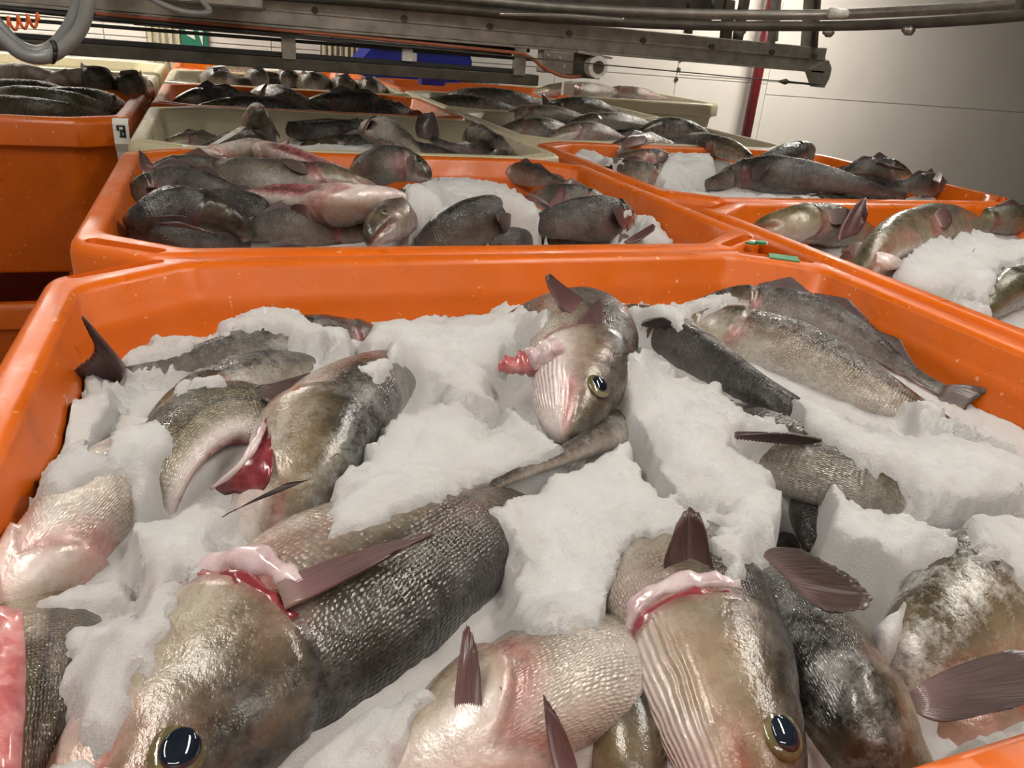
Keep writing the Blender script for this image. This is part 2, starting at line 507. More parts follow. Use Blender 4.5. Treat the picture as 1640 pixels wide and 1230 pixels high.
def make_tub_mesh():
    prof = [(.075, .095, .105, .085, .00)]
    loops = []
    def lp(inset, z, cx, cy, r=.022): loops.append(octo(TW-inset, TD-inset, cx, cy, z, r))
    lp(.16, .085, .10, .08); lp(.075, .085, .105, .08); lp(.066, .095, .105, .08)
    lp(.034, .470, .118, .085); lp(.026, .486, .12, .085); lp(.006, .492, .12, .085); lp(.0, .498, .12, .085)
    lp(.0, .560, .12, .085); lp(.003, .572, .12, .086); lp(.010, .579, .12, .087); lp(.016, .580, .121, .088)
    lp(.036, .580, .125, .098); lp(.041, .578, .126, .099); lp(.0455, .571, .127, .100)
    lp(.049, .545, .128, .101); lp(.055, .536, .128, .102); lp(.058, .52, .128, .102)
    lp(.095, .17, .12, .095); lp(.11, .15, .115, .09); lp(.14, .145, .10, .08)
    v = [p for l in loops for p in l]
    n = len(loops[0]); f = []
    for i in range(len(loops)-1):
        for k in range(n):
            k2 = (k+1) % n
            f.append((i*n+k, i*n+k2, (i+1)*n+k2, (i+1)*n+k))
    f.append(tuple(range(n))[::-1]); f.append(tuple((len(loops)-1)*n+k for k in range(n)))
    me = bpy.data.meshes.new('tub'); me.from_pydata(v, [], f)
    b = bmesh.new(); b.from_mesh(me); bmesh.ops.recalc_face_normals(b, faces=list(b.faces)); b.to_mesh(me); b.free()
    # grip slots sunk into the four widened corners
    o = bpy.data.objects.new('tub_tmp', me); COL.objects.link(o)
    cut = MB()
    for sx in (-1, 1):
        for sy in (-1, 1):
            a = Vector((sx*(TW-.024), sy*(TD-.098), 0)); c = Vector((sx*(TW-.128), sy*(TD-.026), 0))
            d = (c-a).normalized(); nrm = Vector((-d.y, d.x, 0)); pts = []
            for t in range(9):
                an = math.pi/2 + math.pi*t/8
                pts.append(a + d*.014 + d*(.011*math.cos(an)) + nrm*(.011*math.sin(an)))
            for t in range(9):
                an = -math.pi/2 + math.pi*t/8
                pts.append(c - d*.0 + d*(.011*math.cos(an)) + nrm*(.011*math.sin(an)))
            cut.prism([(p.x, p.y) for p in pts], 'z', .556, .60)
    co_ = cut.build('slot_tmp', None)
    md = o.modifiers.new('b', 'BOOLEAN'); md.object = co_; md.operation = 'DIFFERENCE'; md.solver = 'EXACT'
    bv = o.modifiers.new('v', 'BEVEL'); bv.width = .003; bv.segments = 2; bv.limit_method = 'ANGLE'; bv.angle_limit = math.radians(50)
    dg = bpy.context.evaluated_depsgraph_get()
    out = bpy.data.meshes.new_from_object(o.evaluated_get(dg))
    bpy.data.objects.remove(o); bpy.data.objects.remove(co_)
    out.name = 'tub_shell'
    out.polygons.foreach_set('use_smooth', [True]*len(out.polygons))
    out.set_sharp_from_angle(angle=math.radians(38))
    return out
tub_me = make_tub_mesh()
tub_meshes = {}
for key in ('orange', 'cream'):
    q = tub_me.copy(); q.materials.clear(); q.materials.append(M[key]); tub_meshes[key] = q
runner_me = {}
for key in ('orange', 'cream'):
    t = MB().box((-.05, -TD+.08, 0), (.05, TD-.08, .09), .008).build('runner', M[key])
    runner_me[key] = t.data; bpy.data.objects.remove(t)

def tub(col, xc, y0, z0, label, group=None):
    o = bpy.data.objects.new('fish_tub', tub_meshes[col])
    o.location = (xc, y0 + TD, z0); link(o)
    tag(o, label, 'tub', group)
    for dx in (-.44, 0, .44):
        r_ = bpy.data.objects.new('runner', runner_me[col]); r_.location = (dx, 0, 0); link(r_, o)
    return o

XM, XR, XL = .406, 1.666, -.874          # middle, right and left columns
P = 1.046
YM0, YR0, YL0 = .147, .597, 2.745
up_z = ZR - TH
TUBS = {}
spec = [
 ('M1', 'orange', XM, YM0, 'orange plastic tub heaped with ice and large grey-brown fish, green tape on its rim'),
 ('M2', 'orange', XM, YM0+P, 'orange tub of dark fish with an open-bellied fish, behind the tub with green tape'),
 ('M3', 'cream', XM, YM0+2*P, 'cream tub with a fish head pointing up against its inner wall'),
 ('M4', 'orange', XM, YM0+3*P, 'orange tub of nearly black fish between two cream tubs'),
 ('M5', 'cream', XM, YM0+4*P, 'cream tub with a low row of grey fish behind the tub of black fish'),
 ('M6', 'orange', XM, YM0+5*P, 'orange tub with a white sheet over its rim, under the steel gantry'),
 ('R1', 'orange', XR, YR0, 'orange tub with olive rosy-flanked fish and smooth grey ice'),
 ('R2', 'orange', XR, YR0+P, 'orange tub of glossy black fish heaped above its rim near the wall'),
 ('R3', 'cream', XR, YR0+2*P, 'cream tub of silvery fish behind the glossy black fish'),
 ('R4', 'cream', XR, YR0+3*P, 'cream tub with upright dark tail fins under the gantry motor'),
 ('R5', 'orange', XR, YR0+4*P, 'orange tub with a small blue scoop lying at its rim'),
 ('L1', 'orange', XL, YL0, 'orange tub with a scuffed front and a white curled sticker'),
 ('L2', 'cream', XL, YL0+P, 'cream tub of pale-bellied fish behind the tub with the curled sticker'),
 ('L3', 'cream', XL, YL0+2*P, 'empty cream tub behind the tub of pale-bellied fish'),
 ('F1', 'cream', 2.935, 5.15, 'cream tub standing apart in front of the white wall, near the red pipe'),
]
for k, c, x, y, lab in spec:
    TUBS[k] = tub(c, x, y, up_z, lab)
    if k == 'L1':
        tub('orange', x, y, 0, 'orange tub underneath the tub with the curled sticker')
    else:
        tub(c, x, y, 0, 'lower tub of a stack, carrying a tub full of fish', 'lower tubs of the stacks') if k != 'L3' else \
            tub(c, x, y, 0, 'lower cream tub carrying the empty cream tub')

# ------------------------------------------------------------------ fish
KS = [0, .010, .03, .07, .12, .18, .25, .35, .5, .62, .74, .86, .94, 1.0]
K_D = [.012, .030, .046, .064, .080, .093, .105, .114, .104, .082, .056, .032, .024, .026]
K_V = [.014, .032, .050, .068, .082, .092, .103, .120, .104, .076, .050, .028, .022, .024]
K_W = [.012, .027, .040, .054, .065, .073, .080, .083, .073, .056, .038, .021, .014, .009]

def smooth(a, b_, x):
    t = np.clip((x-a)/(b_-a), 0, 1); return t*t*(3-2*t)

def fin_mesh(name, base, tips, parent, color, rays=12, seg=6, thick=.0012, curl=0.0, ragged=.05, seed=0):
    rnd = np.random.RandomState(seed)
    B = catmull(base, rays)[0] if len(base) > 2 else np.array([np.array(base[0])*(1-t)+np.array(base[-1])*t for t in np.linspace(0, 1, rays)])
    T = catmull(tips, rays)[0] if len(tips) > 2 else np.array([np.array(tips[0])*(1-t)+np.array(tips[-1])*t for t in np.linspace(0, 1, rays)])
    nrm = np.cross(B[-1]-B[0], T[rays//2]-B[rays//2]); nrm = nrm/(np.linalg.norm(nrm)+1e-9)
    ln = np.linalg.norm(T-B, axis=1)
    ax_ = B[-1]-B[0]; bw = np.linalg.norm(ax_)+1e-9; ax_ = ax_/bw; bw = max(bw, .35*np.linalg.norm(T[-1]-T[0]))
    front, back, uv = [], [], []
    for i in range(rays):
        rg = 1 - ragged*rnd.rand()
        for j in range(seg+1):
            t = j/seg
            wv = (i/(rays-1))*2-1
            p = B[i] + (T[i]-B[i])*t*rg*(1-.10*abs(wv)**3) + nrm*(curl*ln[i]*t*t) + nrm*(.035*ln[i]*math.sin(2.2*wv+seed % 7)*t) + ax_*(wv*.16*bw*math.sin(math.pi*t**.8))
            p = p + nrm*((1 if i % 2 else -1)*thick*.45*(1-.3*t))
            th = thick*(1.6-1.2*t)
            front.append(p+nrm*th); back.append(p-nrm*th); uv.append((i/(rays-1), t))
    n = len(front); v = front+back; f = []
    idx = lambda i, j: i*(seg+1)+j
    for i in range(rays-1):
        for j in range(seg):
            a, b_, c, d = idx(i, j), idx(i+1, j), idx(i+1, j+1), idx(i, j+1)
            f.append((a, b_, c, d)); f.append((n+d, n+c, n+b_, n+a))
        f.append((idx(i, seg), idx(i+1, seg), n+idx(i+1, seg), n+idx(i, seg)))
        f.append((idx(i+1, 0), idx(i, 0), n+idx(i, 0), n+idx(i+1, 0)))
    for j in range(seg):
        f.append((idx(0, j), idx(0, j+1), n+idx(0, j+1), n+idx(0, j)))
        f.append((idx(rays-1, j+1), idx(rays-1, j), n+idx(rays-1, j), n+idx(rays-1, j+1)))
    o = mesh_obj(name, v, f, M['fin'], parent, True, uv+uv)
    o.color = color
    return o

ALL_FISH = {}          # tub key -> list of body objects, for laying the ice
def fish(tubkey, label, pts, up, L=None, dark=.2, pink=.25, green=0., frost=.25, hi=False, cut=None, mouth=0.,
         fins='tdpa', finh=.7, xfins=(), group=None, pecl=.17, eye='lr', eyer=1., eyeu=.10, head_tint=None, tailspread=1., thin=1., fold=0., throat=0., lips=.03):
    pts = [tuple(U(*p)) if len(p) == 3 else tuple(p[:3]) for p in pts]
    while len(pts) > 1:                          # never squash the head: let the tail sink further instead
        ln_ = sum(np.linalg.norm(np.array(pts[i+1])-np.array(pts[i])) for i in range(len(pts)-1))
        if not L or ln_ > .92*L: break
        d_ = np.array(pts[-1])-np.array(pts[-2]); d_[2] = 0; d_ /= np.linalg.norm(d_)+1e-9
        q_ = np.array(pts[-1]) + (d_*.7 + np.array([0, 0, -.55]))*max(.03, min(.10, .95*L-ln_))
        pts.append(tuple(q_))
        if isinstance(up, list): up = up + [up[-1]]
    nring, half = (54, 20) if hi else (28, 10)
    us = np.concatenate([[0, .004], np.linspace(.012, .235, int(nring*.32))**1.0, [.25, .2535, .27], np.linspace(.30, 1, nring-int(nring*.32)-5)])
    if isinstance(up, list):
        upk = np.array(up, float)
    else:
        upk = np.array([up]*len(pts), float)
    full = np.hstack([np.array(pts), upk])
    C, plen = catmull(full, us)
    fine, _ = catmull(full, 200)
    L = L or plen
    tt = np.gradient(fine[:, :3], axis=0); tt /= np.linalg.norm(tt, axis=1)[:, None]
    for _ in range(3): tt[1:-1] = (tt[:-2]+2*tt[1:-1]+tt[2:])/4
    tt /= np.linalg.norm(tt, axis=1)[:, None]
    DD = fine[:, 3:] - tt*np.sum(fine[:, 3:]*tt, axis=1)[:, None]; DD /= np.linalg.norm(DD, axis=1)[:, None]
    SS = np.cross(tt, DD)
    TAB = np.hstack([fine[:, :3], tt, DD, SS])
    def frames(u):
        x = np.clip(np.asarray(u, float), 0, 1)*199; i = np.minimum(x.astype(int), 198); f_ = (x-i)[..., None]
        q = TAB[i]*(1-f_)+TAB[i+1]*f_
        return q[..., :3], q[..., 3:6], q[..., 6:9], q[..., 9:12]
    def frame(u): return frames(u)
    # columns around the body: right side from back to belly, then left side up again
    ph = np.linspace(0, 1, half+1)
    cols = [(p_, 1) for p_ in ph] + [(p_, -1) for p_ in ph[1:-1][::-1]]
    nc = len(cols)
    def surfv(u, p_, sd, off=0.0):
        u, p_, sd = np.broadcast_arrays(np.asarray(u, float), np.asarray(p_, float), np.asarray(sd, float))
        bmp = smooth(.03, .25, u)*(1-smooth(.25, .5, u))
        so = np.clip(u + (-.055*(2*np.abs(p_-.47))**2.2)*bmp, 0, 1)
        c, t, D, Sd = frames(so)
        hd, hv, wd = np.interp(so, KS, K_D)*L, np.interp(so, KS, K_V)*L, np.interp(so, KS, K_W)*L*thin
        ca, sa = np.cos(p_*math.pi), np.abs(np.sin(p_*math.pi))
        y_ = np.sign(ca)*np.abs(ca)**.92*np.where(ca > 0, hd, hv)
        x_ = sa**.88*wd
        g = sa**.4
        st = smooth(.25, .2535, u)
        k = 1.0 + np.where(u <= .2501, .07*smooth(.13, .25, u)*g, (.07*(1-st) - .05*st*(1-smooth(.27, .40, u)))*g)
        k = k - .03*np.exp(-((u-.165)/.012)**2)*g
        mo = np.exp(-((p_-.57)/.05)**2)*(1-smooth(.085, .125, u))
        k = k - (.24+.5*mouth)*mo
        # lip ridges beside the mouth cleft
        k = k + .05*np.exp(-((p_-.68)/.05)**2)*(1-smooth(.07, .12, u)) + .04*np.exp(-((p_-.46)/.05)**2)*(1-smooth(.07, .12, u))
        cu = np.zeros_like(u); pa = np.zeros_like(u); bl = np.zeros_like(u)
        if cut:
            s0, s1, depth, wid = cut
            ws = smooth(s0, s0+.06, u)*(1-smooth(s1-.1, s1, u))*(u > .27)
            dv = (1-p_)/wid
            k = k - depth*ws*(1-smooth(0., 1., dv)) + .05*ws*np.exp(-((dv-1.05)/.2)**2)
            cu = ws*(1-smooth(.55, .95, dv))
            pa = ws*(1-smooth(.95, 1.35, dv))*(1-cu)*.8
            bl = ws*(1-smooth(.2, .6, dv))*.6
        cu = np.maximum(cu, .7*np.exp(-((p_-.57)/lips)**2)*(1-smooth(.09, .12, u)))
        pa = np.maximum(pa, np.where(u < .125, .55*smooth(.6, .75, p_), np.where(u < .25, .5*smooth(.68, .86, p_), 0)))
        pa = np.maximum(pa, throat*np.where(u < .25, smooth(.48, .66, p_), 0))
        cu = np.maximum(cu, np.where((u >= .25) & (u < .272), .45*smooth(.3, .6, p_), 0))
        pos = c + (D*y_[..., None] + Sd*(sd*x_)[..., None])*k[..., None] + (Sd*(sd*sa)[..., None] + D*ca[..., None])*off
        return pos, np.stack([cu, pa, bl], -1)
    def surf(u, p_, sd, off=0.0):
        a_, b__ = surfv(u, p_, sd, off); return a_, b__
    Ug = np.repeat(us, nc); Pg = np.tile([c_[0] for c_ in cols], len(us)); Sg_ = np.tile([c_[1] for c_ in cols], len(us))
    V, MK = surfv(Ug, Pg, Sg_)
    UVs = np.stack([Ug, Pg], -1)
    V = list(V)
    F = []
    for i in range(len(us)-1):
        for k in range(nc):
            k2 = (k+1) % nc
            F.append((i*nc+k, (i+1)*nc+k, (i+1)*nc+k2, i*nc+k2))
    F.append(tuple(range(nc))); F.append(tuple((len(us)-1)*nc+k for k in range(nc))[::-1])
    lo = np.min(np.array(V), axis=0)
    root = empty('fish', (float(np.mean([v[0] for v in V])), float(np.mean([v[1] for v in V])), float(lo[2])), label, 'fish', group)
    body = mesh_obj('body', V, F, M['fish'], root, True, UVs)
    ca = body.data.color_attributes.new('mark', 'FLOAT_COLOR', 'POINT')
    ca.data.foreach_set('color', np.hstack([np.array(MK), np.full((len(MK), 1), fold)]).astype(np.float32).ravel())
    b = bmesh.new(); b.from_mesh(body.data); bmesh.ops.recalc_face_normals(b, faces=list(b.faces)); b.to_mesh(body.data); b.free()
    body.color = (dark, pink, green, frost)
    ALL_FISH.setdefault(tubkey, []).append(body)
    fcol = (dark, pink, green, frost)
    rys = 26 if hi else 10
    seed = int(abs(pts[0][0]*9173+pts[0][1]*3331)) % 99991
    def line(u0, u1, p_, sd, n=5, off=-.003):
        return [surf(u0+(u1-u0)*i/(n-1), p_, sd, off)[0] for i in range(n)]
    def medfin(name, u0, u1, p_, h, lean, peak=.25):
        base = line(u0, u1, p_, 1)
        tips = []
        for i in range(5):
            t = i/4
            c, T_, D, Sd = frame(u0+(u1-u0)*t)
            dirn = D if p_ < .5 else -D
            hh = h*L*(np.interp(t, [0, peak, 1], [.55, 1, .28]))
            tips.append(base[i] + dirn*hh + T_*(lean*hh))
        fin_mesh(name, base, tips, root, fcol, rys, 5, seed=seed)
    if 'd' in fins:
        medfin('dorsal_fin', .31, .42, 0, .10*finh, .8); medfin('dorsal_fin', .46, .66, 0, .075*finh, .7, .15); medfin('dorsal_fin', .71, .88, 0, .06*finh, .7, .2)
    if 'a' in fins:
        medfin('anal_fin', .50, .68, 1, .07*finh, .7, .15); medfin('anal_fin', .72, .88, 1, .055*finh, .7, .2)
    if 't' in fins:
        c, T_, D, Sd = frame(1.0)
        base = [c + D*(.026*L), c, c - D*(.024*L)]
        sp = .105*L*tailspread
        tips = [c + T_*(.15*L)+D*sp, c+T_*(.128*L)+D*sp*.5, c+T_*(.118*L), c+T_*(.128*L)-D*sp*.5, c + T_*(.15*L)-D*sp]
        fin_mesh('tail_fin', base, tips, root, fcol, rys+4, 6, seed=seed+1)
    if 'p' in fins:
        for sd in (1, -1):
            c, T_, D, Sd = frame(.28)
            b0 = surf(.285, .42, sd)[0]; b1 = surf(.285, .60, sd)[0]
            o_ = Sd*sd
            tp = b0 + T_*(pecl*L) + o_*(.045*L) + D*(.01*L)
            fin_mesh('pectoral_fin', [b0, b1], [tp, tp - D*(.035*L) - T_*(.02*L), b1 + T_*(pecl*.55*L) + o_*(.03*L) - D*.01*L], root, fcol, rys, 6, curl=-.12*sd, seed=seed+2)
    for it in xfins:
        nm, base, tips = it[:3]
        kw = it[3] if len(it) > 3 else {}
        bb_, tt_ = [np.array(U(*q)) for q in base], [np.array(U(*q)) for q in tips]
        dv_ = np.mean(tt_, axis=0)-np.mean(bb_, axis=0)
        fin_mesh(nm, [q-.14*dv_ for q in bb_], tt_, root, kw.get('color', fcol), rys+4, 7, curl=kw.get('curl', .05), thick=kw.get('thick', .0016), seed=seed+5)
    # eyes
    if eye:
        for sd in [q for q, ch in ((1, 'r'), (-1, 'l')) if ch in eye]:
            c, T_, D, Sd = frame(eyeu)
            pe, _ = surf(eyeu, .335, sd)
            nrm = Sd*sd*.9 + D*.42; nrm /= np.linalg.norm(nrm)
            r_ = .0215*L*eyer
            nt_ = 20 if hi else 12
            def dome(name, rr, hgt, mat, par, push, ring=7):
                a1 = T_ - nrm*(T_ @ nrm); a1 /= np.linalg.norm(a1); a2 = np.cross(nrm, a1)
                vs, fs = [], []
                for j in range(ring):
                    th = (math.pi*.5)*j/(ring-1)
                    for k in range(nt_):
                        an = 2*math.pi*k/nt_
                        vs.append(pe + nrm*(push + hgt*math.cos(th)) + (a1*math.cos(an)*1.08+a2*math.sin(an)*.95)*(rr*math.sin(th)))
                for j in range(ring):
                    pass
                for j in range(ring-1):
                    for k in range(nt_):
                        k2 = (k+1) % nt_
                        fs.append((j*nt_+k, j*nt_+k2, (j+1)*nt_+k2, (j+1)*nt_+k))
                return mesh_obj(name, vs, fs, mat, par, True)
            ey = dome('eye', r_, r_*.34, M['iris'], root, -r_*.14)
            pu = dome('pupil', r_*.70, r_*.26, M['pupil'], root, r_*.075)
            pu.parent = ey
    return root, body, surf, frame, L

def P3(px, py, z): return np.array(U(px, py, z))

# ------------------------------------------------------------------ flake ice laid over the fish
def vnoise(x, y, scale, seed):
    rs = np.random.RandomState(seed); g = rs.rand(257, 257)
    a, b_ = x*scale, y*scale
    i, j = np.floor(a).astype(int), np.floor(b_).astype(int)
    fx, fy = a-i, b_-j
    fx = fx*fx*(3-2*fx); fy = fy*fy*(3-2*fy)
    i0, j0, i1, j1 = i % 256, j % 256, (i+1) % 256, (j+1) % 256
    return (g[i0, j0]*(1-fx)*(1-fy)+g[i1, j0]*fx*(1-fy)+g[i0, j1]*(1-fx)*fy+g[i1, j1]*fx*fy)

def fbm(x, y, scale, seed, oct_=4, gain=.5):
    t = 0; a = 1; s = 0
    for o in range(oct_):
        t = t + a*vnoise(x+7.3*o, y+3.1*o, scale*2**o, seed+o); s += a; a *= gain
    return t/s - .5

def blur(a, r, it=2):
    for _ in range(it):
        for ax in (0, 1):
            p_ = np.pad(a, [(r+1, r) if k == ax else (0, 0) for k in (0, 1)], mode='edge')
            c = np.cumsum(p_, axis=ax)
            a = (np.take(c, range(2*r+1, c.shape[ax]), axis=ax) - np.take(c, range(0, c.shape[ax]-2*r-1), axis=ax))/(2*r+1)
    return a

def poly_sd(px, py, poly):
    """signed distance (positive inside) of pixel arrays to a polygon"""
    P_ = np.array(poly, float)
    ins = np.zeros(px.shape, bool); d2 = np.full(px.shape, 1e12)
    for i in range(len(P_)):
        a, c = P_[i], P_[(i+1) % len(P_)]
        cond = (a[1] > py) != (c[1] > py)
        with np.errstate(divide='ignore', invalid='ignore'):
            xi = (c[0]-a[0])*(py-a[1])/(c[1]-a[1]+1e-12)+a[0]
        ins ^= cond & (px < xi)
        e = c-a
        t = np.clip(((px-a[0])*e[0]+(py-a[1])*e[1])/(e@e), 0, 1)
        d2 = np.minimum(d2, (px-a[0]-t*e[0])**2+(py-a[1]-t*e[1])**2)
    d = np.sqrt(d2)
    return np.where(ins, d, -d)

def to_px(x, y, z):
    q = np.stack([x-CAM[0], y-CAM[1], z-CAM[2]])
    c = np.tensordot(R.T, q, axes=(1, 0))
    return 820+FPX*c[0]/c[2], 615+FPX*c[1]/c[2], c[2]

def ice(key, polys, label, res=.004, base=-.15, lvl=-.07, thick=.014, mound=.02, seed=1, lump=1.0, name='ice', edge=1.0, gap=.045, cap=.055, cracks=()):
    t = TUBS[key]
    cx, cy = t.location.x, t.location.y
    hx, hy = TW-.062, TD-.062
    nx, ny = int(2*hx/res), int(2*hy/res)
    X, Y = np.meshgrid(np.linspace(cx-hx, cx+hx, nx), np.linspace(cy-hy, cy+hy, ny), indexing='ij')
    Sg = np.full(X.shape, base)
    for body in ALL_FISH.get(key, []):
        root = body.parent
        off = np.array(root.location)
        me = body.data
        co_ = np.empty(len(me.vertices)*3, dtype=np.float32); me.vertices.foreach_get('co', co_)
        co_ = co_.reshape(-1, 3)+off
        bv = BVHTree.FromPolygons([tuple(c) for c in co_], [tuple(p_.vertices) for p_ in me.polygons])
        lo, hi_ = co_.min(0), co_.max(0)
        i0, i1 = max(0, int((lo[0]-cx+hx)/res)), min(nx, int((hi_[0]-cx+hx)/res)+2)
        j0, j1 = max(0, int((lo[1]-cy+hy)/res)), min(ny, int((hi_[1]-cy+hy)/res)+2)
        for i in range(i0, i1):
            for j in range(j0, j1):
                h = bv.ray_cast(Vector((X[i, j], Y[i, j], ZR+.4)), Vector((0, 0, -1)))
                if h[0] is not None:
                    Sg[i, j] = max(Sg[i, j], h[0].z-ZR)
    rx, ry = (X-cx)/hx, (Y-cy)/hy
    level = lvl + mound*(1-rx**2)*(1-ry**2) + .035*fbm(X, Y, 7, seed)
    Sg = np.minimum(Sg, level+cap)
    sup = np.maximum(Sg, level)
    def dil(a_, r_):
        for ax in (0, 1):
            p_ = np.pad(a_, [(r_, r_) if k == ax else (0, 0) for k in (0, 1)], mode='edge')
            n_ = a_.shape[ax]
            a_ = np.max([np.take(p_, range(k, k+n_), axis=ax) for k in range(2*r_+1)], axis=0)
        return a_
    r1 = max(1, int(.016/res))
    sm = blur(dil(blur(sup, 1, 1), r1), r1, 2)
    sm = np.maximum(.35*sm+.65*blur(np.maximum(sup, sm-.022), max(1, int(.010/res))), Sg)
    wide = blur(sup, max(1, int(.02/res)))
    lay0 = sm + thick
    px, py, dep = to_px(X, Y, lay0+ZR)
    mpp = dep/FPX
    D = np.full(X.shape, -1.0)
    for p_ in polys:
        tk = 0.
        if isinstance(p_, tuple): p_, tk = p_
        D = np.maximum(D, poly_sd(px, py, p_)*mpp*1.0)
    D = D + edge*(.026*fbm(X, Y, 22, seed+11, 4, .6) + .012*fbm(X, Y, 90, seed+17, 3, .6))
    CR = np.zeros(X.shape)
    for (pl_, wd_) in cracks:
        best = np.full(X.shape, 1e9)
        for i in range(len(pl_)-1):
            a_, c_ = np.array(pl_[i], float), np.array(pl_[i+1], float); e_ = c_-a_
            t_ = np.clip(((px-a_[0])*e_[0]+(py-a_[1])*e_[1])/(e_@e_), 0, 1)
            best = np.minimum(best, np.hypot(px-a_[0]-t_*e_[0], py-a_[1]-t_*e_[1]))
        dd = best*mpp + .010*fbm(X, Y, 45, seed+71, 3, .6)
        CR = np.maximum(CR, 1-smooth(wd_*.55, wd_*1.25, dd))
    th = thick*(.30+.70*smooth(0, .03, D))*(1+1.1*fbm(X, Y, 18, seed+23, 3))
    lumps = lump*(.020*fbm(X, Y, 16, seed+31, 5, .58)+.010*np.maximum(0, fbm(X, Y, 42, seed+37, 3, .6))*1.5)
    lay = np.maximum(sm + th + lumps*smooth(0, .03, D), Sg+.0025*smooth(.002, .01, D)+.25*th)
    bed = np.minimum(np.maximum(base, wide-gap) + .02*fbm(X, Y, 20, seed+41), sm)
    Z = bed + (lay-bed)*smooth(-.007, .010, D)
    Z = Z*(1-CR) + np.minimum(Z, base)*CR
    Z = Z + .004*fbm(X, Y, 110, seed+51, 2, .7)
    ice_tint = (1-smooth(.0, .04, D))*.35 + .25*smooth(.05, .25, fbm(X, Y, 6, seed+61))  # browner in the gaps and towards slab edges, plus random patches
    # keep what lies inside the tub
    a = np.abs(X-cx); b_ = np.abs(Y-cy)
    inside = ((a-(TW-.062-.118))/.118 + (b_-(TD-.062-.094))/.094) < 1.0
    vid = np.arange(nx*ny).reshape(nx, ny)
    q = np.stack([vid[:-1, :-1], vid[1:, :-1], vid[1:, 1:], vid[:-1, 1:]], -1)
    ok = inside[:-1, :-1] & inside[1:, 1:] & inside[1:, :-1] & inside[:-1, 1:]
    faces = q[ok]
    used = np.zeros(nx*ny, bool); used[faces.ravel()] = True
    remap = np.cumsum(used)-1
    V = np.stack([X, Y, Z+ZR], -1).reshape(-1, 3)[used]
    faces = remap[faces]
    me = bpy.data.meshes.new(name)
    me.vertices.add(len(V)); me.vertices.foreach_set('co', V.astype(np.float32).ravel())
    me.loops.add(faces.size); me.loops.foreach_set('vertex_index', faces.astype(np.int32).ravel())
    me.polygons.add(len(faces)); me.polygons.foreach_set('loop_start', np.arange(0, faces.size, 4, dtype=np.int32))
    me.polygons.foreach_set('use_smooth', np.ones(len(faces), bool))
    me.update(calc_edges=True); me.validate()
    at = me.attributes.new('ice_tint', 'FLOAT', 'POINT'); at.data.foreach_set('value', ice_tint.reshape(-1)[used].astype(np.float32))
    me.materials.append(M['ice'])
    o = bpy.data.objects.new(name, me); link(o)
    return tag(o, label, 'ice', None, 'stuff')

# ------------------------------------------------------------------ the large fish in the near tub
def curve_part(name, pts, rad, mat, root, seg=12, n=20):
    c, _ = catmull([tuple(p_) for p_ in pts], n)
    if isinstance(rad, (list, tuple)):
        rad = list(np.interp(np.linspace(0, 1, n), np.linspace(0, 1, len(rad)), rad))
    if not isinstance(rad, list): rad = [rad]*n
    rq = random.Random(len(name)+n)
    ph1, ph2 = rq.random()*6, rq.random()*6
    rad = [r_*(1+.16*math.sin(i*1.1+ph1)+.10*math.sin(i*2.3+ph2)) for i, r_ in enumerate(rad)]
    o = MB().tube([tuple(q) for q in c], rad, seg).build(name, mat, root, True)
    for v_ in o.data.vertices:
        v_.co += Vector((math.sin(v_.co.y*310), math.sin(v_.co.z*290), math.sin(v_.co.x*330)))*(.0012 if max(rad) > .006 else .0003)
    return o

def slab(name, rows, th, mat, root, nu=14, nv=10):
    G = np.array([[tuple(U(*q)) for q in r_] for r_ in rows])
    G = np.stack([catmull(r_, nv)[0] for r_ in G]); G = np.stack([catmull(G[:, j], nu)[0] for j in range(nv)], 1)
    v, f = [], []
    for lay in (0, 1):
        for i in range(nu):
            for j in range(nv):
                q = G[i, j].copy(); q[2] += (th if lay == 0 else -th)*(.4+.6*math.sin(math.pi*(j+.5)/nv)) + .002*math.sin(i*2.1+j*1.3)
                v.append(q)
    n = nu*nv; I = lambda i, j: i*nv+j
    for i in range(nu-1):
        for j in range(nv-1):
            a, b_, c, d = I(i, j), I(i+1, j), I(i+1, j+1), I(i, j+1)
            f += [(a, b_, c, d), (n+d, n+c, n+b_, n+a)]
        f += [(I(i, 0), n+I(i, 0), n+I(i+1, 0), I(i+1, 0)), (I(i, nv-1), I(i+1, nv-1), n+I(i+1, nv-1), n+I(i, nv-1))]
    for j in range(nv-1):
        f += [(I(0, j), I(0, j+1), n+I(0, j+1), n+I(0, j)), (I(nu-1, j), n+I(nu-1, j), n+I(nu-1, j+1), I(nu-1, j+1))]
    return mesh_obj(name, v, f, mat, root, True)

